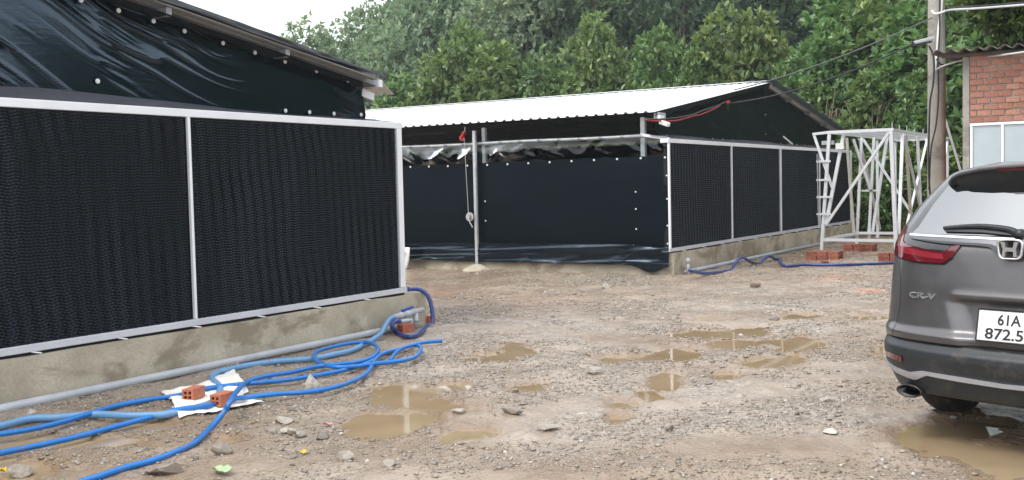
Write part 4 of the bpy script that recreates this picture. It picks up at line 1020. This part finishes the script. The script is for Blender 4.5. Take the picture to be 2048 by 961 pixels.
for i, (x, X) in enumerate([(735,33),(770,34),(830,34),(1600,33),(1690,32),(1760,31.5),(1820,30.5),(1880,30),(1940,30)]):
    p = onX(x, 300, X); tree('bush', BUSH, X, p[1], 3.9 if x < 900 else 2.4, 2.6, .85, ['bush in the gap left of the white roof','bush beyond the white roof end','low bush behind the roof left part','bush by the right roof slope','bush behind the stand, far left one','bush behind the stand braces','bush left of the pole foot','bush right behind the pole foot','bush beside the house corner'][i], 'bush', 'bushes behind the sheds', i*.9)
# dry shrub before the forest
ds = thing('dry_shrub', 'dry brown leafless shrub before the dark forest', 'shrub', (44, onX(985, 200, 44)[1], 0))
for k in range(46):
    b = ORG[ds.name]; rr = random.Random(k); a = rr.uniform(0, 6.28); top = np.array([b[0]+rr.uniform(-.9, .9), b[1]+rr.uniform(-1.1, 1.1), rr.uniform(5.2, 7.0)])
    MB().tube(smooth_path([(b[0]+.15*math.cos(a), b[1]+.15*math.sin(a), 0), (b[0]*.7+top[0]*.3, b[1]*.7+top[1]*.3, 3.0), top], 3), np.linspace(.035, .010, 7), 5).build('twig', M['dry'], ds)
# bare pale stems in front of the tree above the steel stand
for (x, lab) in ((1650, 'pale bare stems of a small tree above the steel stand'), (1745, 'greyish bare stems behind the stand top')):
    b = onX(x, 340, 31.5); st = thing('bare_sapling', lab, 'sapling', (31.5, b[1], 0))
    for k in range(8):
        rr = random.Random(k+x); e = np.array([31.5+rr.uniform(-.6, .4), b[1]+rr.uniform(-1.2, 1.2), rr.uniform(3.3, 4.5)])
        MB().tube(smooth_path([(31.5, b[1]+rr.uniform(-.1, .1), 0), (31.45, b[1]+(e[1]-b[1])*.25, 2.4), (31.4, b[1]+(e[1]-b[1])*.7, 3.6), e], 3), np.linspace(.026, .007, 10), 5).build('stem', M['dry'], st)
# tree overhanging the house roof
hb_ = atD(2002, 98, 18.2); ht = atD(2018, 45, 18.0)
t = thing('overhanging_tree', 'large leaved tree with tan trunk overhanging the brick house', 'tree', (hb_[0], hb_[1], 0))
MB().tube(smooth_path([(hb_[0], hb_[1], 0), hb_, ht, atD(2040, -20, 17.8)], 5), np.linspace(.10, .06, 16), 10).build('trunk', M['bark_tan'], t, True)
r = np.random.default_rng(5); cc = [atD(2030, -15, 17.5), atD(2000, 2, 17.3), atD(2055, 10, 17.3), atD(1985, 5, 17.2), atD(2075, -40, 17.6), atD(2010, 30, 17.2), atD(2035, 38, 17.2), atD(1990, -20, 17.3)]
P = []; D = []
for c_ in cc:
    d = r.normal(size=(95, 3)); d /= np.linalg.norm(d, axis=1)[:, None]; P.append(c_+d*(.15+.32*r.random((95, 1)))); D.append(d)
V, Q, m = leaf_cloud(np.concatenate(P), np.concatenate(D), 4, .19, r, .45)
link('crown', fastmesh('crown', V-org(t), Q, M['leaf_over'], False, {'tint': np.repeat(np.clip(r.normal(.45, .25, m), 0, 1), 4)}), t)

# ------------------------------------------------------------------ parked car
TH = math.radians(-18); CP = np.array([6.431, .770, 0]); CF = np.array([math.cos(TH), math.sin(TH), 0]); CL = np.array([-math.sin(TH), math.cos(TH), 0])
zr = np.array([.22,.30,.40,.55,.62,.652,.690,.80,.95,1.10,1.17,1.20,1.55,1.62,1.68]); wr = np.array([.16,.08,.03,.0,.012,.0,.040,.062,.085,.115,.13,.15,.38,.44,.62])
z2 = np.array([.22,.30,.40,.52,.56,.60,.66]); w2 = np.array([.15,.06,.015,-.018,-.016,.022,.04])
bz = np.array([.20,.25,.45,.70,.95,1.05,1.20,1.30,1.40,1.50,1.60,1.64,1.68]); bb = np.array([.82,.86,.93,.935,.935,.935,.93,.905,.86,.79,.715,.66,.46])
fz = np.array([.2,.3,.5,.72,.9,1.0,1.08,1.13,1.6,1.65,1.68]); fw = np.array([4.3,4.45,4.56,4.56,4.48,4.3,3.6,3.42,2.55,2.3,1.7])
def half(z): return np.interp(z, bz, bb)
def sst(x): x = np.clip(x, 0, 1); return x*x*(3-2*x)
def Rw(u, z, low=False):
    u = np.abs(np.asarray(u, float)); z = np.asarray(z, float); b = half(z); tt = np.clip(u/b, 0, 1)
    w = (np.interp(z, z2, w2) if low else np.interp(z, zr, wr)) + .5*(1-(1-tt**3.2)**(1/2.2))
    if not low:
        hw = .245 + (z-.62)*.42
        rec = sst((hw+.05-u)/.13)*sst((.885-z)/.03)
        w = w + .034*rec - .010*np.exp(-((z-.903)/.014)**2)*sst((.36-u)/.04)
    return w
def cp(u, w, z): # car coords -> world
    u, w, z = np.broadcast_arrays(np.asarray(u, float), np.asarray(w, float), np.asarray(z, float))
    return CP + w[..., None]*CF + u[..., None]*CL + z[..., None]*np.array([0, 0, 1.])
CAR = thing('parked_car', 'grey brown suv parked at right, seen from behind', 'car', CP)
WH = [(1.0, .365), (3.66, .365)]
def slices(zs, low, name, mat):
    rows = []
    for z in zs:
        b = half(z)
        ph = np.concatenate([np.linspace(0, .75, 40, endpoint=False), np.linspace(.75, 1, 40)])
        u = b*ph**1.0; u[-1] = b*.9995; w = Rw(u, z, low)
        w_end = w[-1]; f_ = np.interp(z, fz, fw); fa = min(.75, max(.2, (f_-w_end)*.3)); ws = np.linspace(w_end, f_-fa, 92)[1:]
        us = np.full_like(ws, b); an = np.linspace(0, math.pi/2, 22)[1:]
        uf = b*np.cos(an)**.55; wf = f_-fa+fa*np.sin(an)**.8; uf[-1] = 0
        U = np.concatenate([u, us, uf]); W = np.concatenate([w, ws, wf])
        for wc, rr in WH:
            ins = (np.abs(W-wc)**2 + (z-rr)**2 < .415**2) & (U > .55); U = np.where(ins, .60, U)
        U2 = np.concatenate([U, -U[-2:0:-1]]); W2 = np.concatenate([W, W[-2:0:-1]])
        rows.append(cp(U2, W2, np.full_like(U2, z)))
    G = np.array(rows); n = G.shape[1]; G = np.concatenate([G, G[:, :1]], 1)
    mb = MB(); mb.grid(G[:, ::-1]); k = len(rows)-1
    mb.f.append(tuple(k*(n+1)+j for j in range(n))); mb.f.append(tuple(j for j in range(n))[::-1])
    o = mb.build(name, mat, CAR, True); bmx = bmesh.new(); bmx.from_mesh(o.data); bmesh.ops.recalc_face_normals(bmx, faces=bmx.faces); bmx.to_mesh(o.data); bmx.free()
    return o
zs_up = np.concatenate([np.arange(.612, .92, .012), np.arange(.92, 1.64, .02), [1.64, 1.655, 1.668, 1.676, 1.681]])
slices(zs_up, False, 'body_shell', M['paint']); bmp = slices(np.arange(.288, .607, .0118), True, 'lower_cladding', M['plastic'])
slices([.6065, .6115], True, 'panel_gap', M['gap'])
def patch(name, A, B, off, mat, parent=None, nl=40, nw=6, low=False, thick=.006):
    def res(L, n):
        L = np.array(L, float); s = np.concatenate([[0], np.cumsum(np.linalg.norm(np.diff(L, axis=0), axis=1))]); s /= s[-1]
        t = np.linspace(0, 1, n); return np.stack([np.interp(t, s, L[:, 0]), np.interp(t, s, L[:, 1])], 1)
    a = res(A, nl); b = res(B, nl); t = np.linspace(0, 1, nw)[None, :, None]
    G = a[:, None]*(1-t)+b[:, None]*t; u, z = G[..., 0], G[..., 1]
    u = np.sign(u)*np.minimum(np.abs(u), half(z)*.985)
    P = cp(u, Rw(u, z, low)-off, z); Bk = cp(u, Rw(u, z, low)-off+thick, z); mb = MB()
    mb.grid(P); mb.grid(Bk)
    for e in (0, -1): mb.grid(np.stack([P[e], Bk[e]], 0)); mb.grid(np.stack([P[:, e], Bk[:, e]], 0))
    o = mb.build(name, mat, parent or CAR, False); o.data.shade_smooth()
    em = o.modifiers.new('e', 'EDGE_SPLIT'); em.split_angle = math.radians(40)
    return o
def both(fn):
    fn(1); fn(-1)
mir = lambda L, s: [(u*s, z) for u, z in L]
gl = [(.70,1.25),(.662,1.29),(.635,1.36),(.61,1.43),(.575,1.50),(.545,1.555)]
gw = patch('rear_window', gl, mir(gl, -1), .006, M['glass'], nl=20, nw=30)
blk = [(.765,1.247),(.73,1.295),(.70,1.36),(.672,1.43),(.635,1.50),(.60,1.57)]
patch('window_surround', blk, mir(blk, -1), .003, M['smoke'], nl=20, nw=30)
ct = [(.71,1.25),(.45,1.248),(.21,1.244),(.09,1.242),(0,1.240)]; cbm = [(.70,1.226),(.44,1.198),(.205,1.192),(.128,1.186),(.085,1.15),(0,1.118)]
ct2 = ct + mir(ct, -1)[::-1][1:]; cb2 = cbm + mir(cbm, -1)[::-1][1:]
M['darkchrome'] = simple('dark_chrome', (.20, .20, .21), .22, .9, var=.05)
patch('chrome_bar', ct2, cb2, .016, M['darkchrome'], nl=60, nw=6, thick=.014)
patch('chrome_lower', [(.69,1.222),(.44,1.213),(.21,1.207),(.13,1.203),(.0905,1.19),(-.0905,1.19),(-.13,1.203),(-.21,1.207),(-.44,1.213),(-.69,1.222)],
      [(.69,1.22),(.44,1.199),(.21,1.193),(.13,1.187),(.087,1.151),(-.087,1.151),(-.13,1.187),(-.21,1.193),(-.44,1.199),(-.69,1.22)], .0185, M['smoke'], nl=60, nw=3, thick=.003)
ctl = [(u, z-.013) for u, z in ct2]
patch('chrome_edge', ct2, ctl, .0195, M['chrome'], nl=60, nw=3, thick=.003)
def tail(s):
    lo = [(.93,1.30),(.935,1.22),(.90,1.135),(.79,1.10),(.62,1.083),(.414,1.083),(.363,1.118),(.315,1.188)]
    li = [(.80,1.29),(.77,1.217),(.755,1.195),(.728,1.185),(.558,1.16),(.411,1.149),(.375,1.18),(.33,1.194)]
    tl = patch('tail_lamp', mir(lo, s), mir(li, s), .012, M['lamp'], nl=70, nw=8, thick=.012)
    a = [(.80,1.172),(.728,1.168),(.558,1.147),(.42,1.137)]; b = [(.80,1.135),(.728,1.128),(.558,1.112),(.41,1.107)]
    patch('light_band', mir(a, s), mir(b, s), .0145, M['lamp_in'], tl, nl=40, nw=4, thick=.003)
    patch('light_band', mir([(.845,1.275),(.835,1.215),(.82,1.185)], s), mir([(.815,1.275),(.795,1.215),(.785,1.172)], s), .0145, M['lamp_in'], tl, nl=20, nw=3, thick=.003)
    patch('smoked_lens', mir([(.775,1.238),(.757,1.20),(.70,1.184),(.558,1.163),(.411,1.152),(.38,1.182)], s), mir([(.77,1.242),(.69,1.222),(.60,1.213),(.50,1.206),(.44,1.199),(.40,1.196)], s), .006, M['smoke'], tl, nl=40, nw=5)
    patch('lamp_shadow_gap', mir([(.93,1.118),(.78,1.09),(.62,1.073),(.405,1.073),(.35,1.115)], s), mir([(.93,1.13),(.79,1.10),(.62,1.083),(.414,1.083),(.36,1.118)], s), .004, M['gap'], tl, nl=40, nw=3)
both(tail)
both(lambda s: patch('body_seam', mir([(.765,1.075),(.745,.99),(.728,.93),(.722,.80),(.735,.70),(.75,.62)], s), mir([(.771,1.075),(.751,.99),(.734,.93),(.728,.80),(.741,.70),(.756,.62)], s), .0012, M['gap'], nl=40, nw=2, thick=.002))
both(lambda s: patch('reflector', mir([(.84,.508),(.76,.512),(.645,.505)], s), mir([(.84,.478),(.76,.475),(.652,.466)], s), .008, M['lamp'], nl=20, nw=4, low=True))
sil_t = [(.90,.455),(.75,.425),(.60,.412),(.506,.437),(.25,.434),(0,.425)]; sil_b = [(.90,.425),(.75,.385),(.568,.366),(.469,.413),(.25,.405),(0,.40)]
patch('silver_trim', sil_t+mir(sil_t, -1)[::-1][1:], sil_b+mir(sil_b, -1)[::-1][1:], .012, M['satin'], nl=90, nw=5, low=True, thick=.012)
# spoiler
us = np.linspace(-.515, .515, 45); ez = np.interp(np.abs(us), [0,.27,.43,.49,.515], [1.667,1.650,1.625,1.600,1.572]); ew = .26 + .12*(np.abs(us)/.515)**2.4
bzv = np.interp(np.abs(us), [0,.22,.36,.46,.515], [1.507,1.499,1.506,1.53,1.555])
top = np.stack([cp(us, np.full_like(us, .95), np.minimum(1.683, 1.684-.06*np.abs(us/.515)**4)), cp(us, ew+.12, np.minimum(ez+.010, 1.680)), cp(us, ew+.01, ez), cp(us, ew, ez-.008), cp(us, ew+.004, ez-.022)], 0)
MB().grid(top).build('spoiler', M['paint'], CAR, True)
un = np.stack([cp(us, ew+.005, ez-.0225), cp(us, ew+.05, ez-.05), cp(us, Rw(us, bzv)-.012, bzv), cp(us, Rw(us, bzv)+.03, bzv-.004)], 0)
MB().grid(un).build('spoiler_underside', M['plastic'], CAR, True)
MB().grid([[*cp(np.linspace(-.16, .16, 9), np.full(9, .262+d), np.full(9, z))] for d, z in ((.0, 1.640), (.02, 1.622))]).build('brake_light', M['lamp'], CAR)
# wiper
wpt = [(.45,1.290),(.33,1.300),(.2,1.303),(.05,1.288),(-.02,1.262)]
MB().tube(smooth_path([cp(u, Rw(u, z)-.03, z) for u, z in wpt], 5), np.linspace(.010, .02, 21), 8).build('wiper', M['plastic'], CAR, True)
MB().tube([cp(-.02, Rw(.02, 1.262)-.0, 1.262), cp(-.02, Rw(.02, 1.262)-.05, 1.262)], .03, 12).build('wiper_hub', M['plastic'], CAR, True)
patch('wiper_blade', [(.46,1.283),(.2,1.292),(-.0,1.276)], [(.44,1.268),(.2,1.268),(-.02,1.252)], .02, M['plastic'], nl=30, nw=3, thick=.006)
# emblem: rounded frame with an H
def flat(u, z, d): w = .115; return cp(u, w-d-(z-1.18)*-.25*0, z)
def ring(o_, i_, d0, d1, cz=1.180):
    mb = MB(); n = 40; A_ = []; B_ = []
    for a in np.linspace(0, 2*math.pi, n+1):
        c_, s__ = math.cos(a), math.sin(a); k = (abs(c_)**5+abs(s__)**5)**(-1/5)
        tp = 1+.10*s__
        A_.append((c_*k*o_[0]*tp, cz+s__*k*o_[1])); B_.append((c_*k*i_[0]*tp, cz+s__*k*i_[1]))
    A_ = np.array(A_); B_ = np.array(B_)
    q = lambda L, d: cp(L[:, 0], np.full(len(L), .100-d), L[:, 1])
    mb.grid(np.stack([q(A_, d0), q(A_, d1), q(B_, d1), q(B_, d0)], 0)); return mb
em = ring((.070, .058), (.061, .049), .0, .022).build('emblem', M['chrome'], CAR, True)
mbk = MB(); an = np.linspace(0, 2*math.pi, 40, endpoint=False); pts = []
for a in an:
    c_, s__ = math.cos(a), math.sin(a); k = (abs(c_)**5+abs(s__)**5)**(-1/5); pts.append(cp(c_*k*.064*(1+.1*s__), .093, 1.18+s__*k*.052))
mbk.add(pts, [tuple(range(40))]); mbk.build('emblem_back', M['smoke'], em)
hmk = MB()
for s in (1, -1):
    P0 = [(s*.050, 1.222), (s*.026, 1.222), (s*.020, 1.180), (s*.024, 1.138), (s*.042, 1.138), (s*.036, 1.180)]
    fr = [cp(u, .074, z) for u, z in P0]; bk_ = [cp(u, .092, z) for u, z in P0]
    hmk.add(fr+bk_, [tuple(range(6))]+[(i, (i+1) % 6, 6+(i+1) % 6, 6+i) for i in range(6)])
fr = [cp(u, .076, z) for u, z in [(.021, 1.190), (-.021, 1.190), (-.021, 1.168), (.021, 1.168)]]; bk_ = [cp(u, .092, z) for u, z in [(.021, 1.190), (-.021, 1.190), (-.021, 1.168), (.021, 1.168)]]
hmk.add(fr+bk_, [(0, 1, 2, 3)]+[(i, (i+1) % 4, 4+(i+1) % 4, 4+i) for i in range(4)])
hmk.build('emblem_letter', M['chrome'], em)
# number plate
pw = lambda z: .026 + (z-.66)*.21
PLu, PLz = (.160, -.172), (.660, .832)
pl_mb = MB(); cs = [(PLu[0], PLz[0]), (PLu[1], PLz[0]), (PLu[1], PLz[1]), (PLu[0], PLz[1])]
pl_mb.add([cp(u, pw(z)-.012, z) for u, z in cs]+[cp(u, pw(z)+.004, z) for u, z in cs], [(0, 1, 2, 3), (4, 7, 6, 5), (0, 4, 5, 1), (1, 5, 6, 2), (2, 6, 7, 3), (3, 7, 4, 0)])
plate = bevel(pl_mb.build('number_plate', M['plate'], CAR), .006)
fr_ = MB()
for a, b in (((.162, .656), (-.174, .656)), ((.162, .836), (-.174, .836))): fr_.bar(cp(a[0], pw(a[1])-.010, a[1]), cp(b[0], pw(b[1])-.010, b[1]), .012, .007)
for u in (.1635, -.1755): fr_.bar(cp(u, pw(.66)-.010, .660), cp(u, pw(.83)-.010, .832), .012, .007)
fr_.build('plate_frame', M['ink'], plate)
def text(s, u0, z0, h, w, mat, parent, name, bend, depth=.002, bold=.0):
    cu = bpy.data.curves.new('t', 'FONT'); cu.body = s; cu.size = 1; cu.extrude = .02; cu.offset = bold; cu.resolution_u = 3
    to = bpy.data.objects.new('t', cu); col.objects.link(to); dg = bpy.context.evaluated_depsgraph_get(); dg.update()
    me = bpy.data.meshes.new_from_object(to.evaluated_get(dg)); bpy.data.objects.remove(to)
    v = np.array([tuple(p.co) for p in me.vertices]); mn, mx_ = v.min(0), v.max(0)
    x = (v[:, 0]-mn[0])/(mx_[0]-mn[0])*w; y = (v[:, 1]-mn[1])/(mx_[1]-mn[1])*h; zz = (v[:, 2]-mn[2])/(mx_[2]-mn[2])
    u = u0-x; z = z0+y; wv = bend(u, z) - zz*depth
    P = cp(u, wv, z) - org(parent)
    me.vertices.foreach_set('co', P.astype(np.float32).ravel()); me.materials.clear(); me.materials.append(mat); me.update()
    return link(name, me, parent, org(parent))
pb = lambda u, z: pw(z)-.0125
text('61A', .046, .752, .062, .130, M['ink'], plate, 'plate_lettering', pb, .002, .014)
text('872.5', .112, .672, .062, .215, M['ink'], plate, 'plate_lettering', pb, .002, .014)
text('CR-V', .642, .862, .038, .200, M['chrome'], CAR, 'model_lettering', lambda u, z: Rw(u, z)-.001, .006, .03)
# exhaust
for s in (1,):
    ang = np.linspace(0, 2*math.pi, 25); L_ = lambda ru, rz_, w: cp(.60+ru*np.cos(ang), np.full(25, w), .298+rz_*np.sin(ang))
    MB().grid(np.stack([L_(.082, .040, .55), L_(.082, .040, .06), L_(.074, .033, .055), L_(.072, .031, .35)], 0)).build('exhaust_tip', M['exhaust'], CAR, True)
MB().grid(np.stack([cp(us, np.full_like(us, .28), np.full_like(us, .287)), cp(us, np.full_like(us, 4.2), np.full_like(us, .27))], 0)).build('underbody', M['gap'], CAR)
# wheels
def wheel(w, s):
    c0 = (s*.80, w, .362)
    prof = [(-.115,.20),(-.118,.30),(-.10,.345),(-.07,.360),(0,.364),(.07,.360),(.10,.345),(.118,.30),(.115,.20)]
    G = np.array([[cp(s*.79+d, w+r*math.cos(a), .362+r*math.sin(a)) for a in np.linspace(0, 2*math.pi, 41)] for d, r in prof])
    wo = thing('w', '', '', (0, 0, 0)); bpy.data.objects.remove(wo)
    ob = MB().grid(G).build('wheel', M['tyre_mud'], CAR, True)
    rim = MB()
    for k in range(5):
        a = k*2*math.pi/5; rim.bar(cp(s*.885, w+.05*math.cos(a), .362+.05*math.sin(a)), cp(s*.88, w+.2*math.cos(a), .362+.2*math.sin(a)), .06, .03)
    rim.tube([cp(s*.84, w, .362), cp(s*.9, w, .362)], .055, 14)
    rim.build('rim', M['alloy'], ob)
    MB().tube([cp(s*.70, w, .362), cp(s*.83, w, .362)], .205, 24).build('brake_drum', M['gap'], ob)
for w, r_ in WH:
    for s in (1, -1): wheel(w, s)
# glasshouse sides, windscreen, lamps at the front
for s in (1, -1):
    for a, b in ((.75, 1.55), (1.62, 2.45), (2.52, 3.05)):
        zz = np.array([1.16, 1.28, 1.40, 1.50]); G = []
        for z in zz:
            k = (z-1.16)/.34; wa = a+(.22*k if a < 1 else 0); wb = b-(.35*k if b > 3 else 0)
            G.append([cp(s*(half(z)+.004), x, z) for x in np.linspace(wa, wb, 8)])
        MB().grid(G).build('side_window', M['glass'], CAR, True)
    MB().grid([[cp(s*u, 4.50-.35*(u/.9)**3*.6+.03, z) for u in np.linspace(.45, .88, 8)] for z in (.78, .90)]).build('headlight', M['smoke'], CAR, True)
    bevel(MB().bar(cp(s*.97, 3.05, 1.12), cp(s*1.06, 3.02, 1.14), .12, .14).build('door_mirror', M['paint'], CAR), .03)
MB().grid([[cp(u, np.interp(z, fz, fw)+.012-.28*(abs(u)/.8)**2.4, z) for u in np.linspace(-.68, .68, 15)] for z in (1.16, 1.3, 1.45, 1.57)]).build('windscreen', M['glass'], CAR, True)

# ------------------------------------------------------------------ moist air between the yard and the forest
hzm = bpy.data.materials.new('moist_air'); hzm.use_nodes = True
_t = hzm.node_tree; _t.nodes.clear(); _o = _t.nodes.new('ShaderNodeOutputMaterial'); _v = _t.nodes.new('ShaderNodeVolumePrincipled')
_v.inputs['Color'].default_value = (.86, .93, 1, 1); _v.inputs['Density'].default_value = .0007; _v.inputs['Anisotropy'].default_value = .3
_t.links.new(_v.outputs[0], _o.inputs['Volume'])
hz = MB().box((-40, -60, -1.2), (110, 110, 22)).build('haze', hzm, None, False, (0, 0, 0))
tag(hz, 'thin moist haze filling the air over the yard', 'haze', kind='stuff')
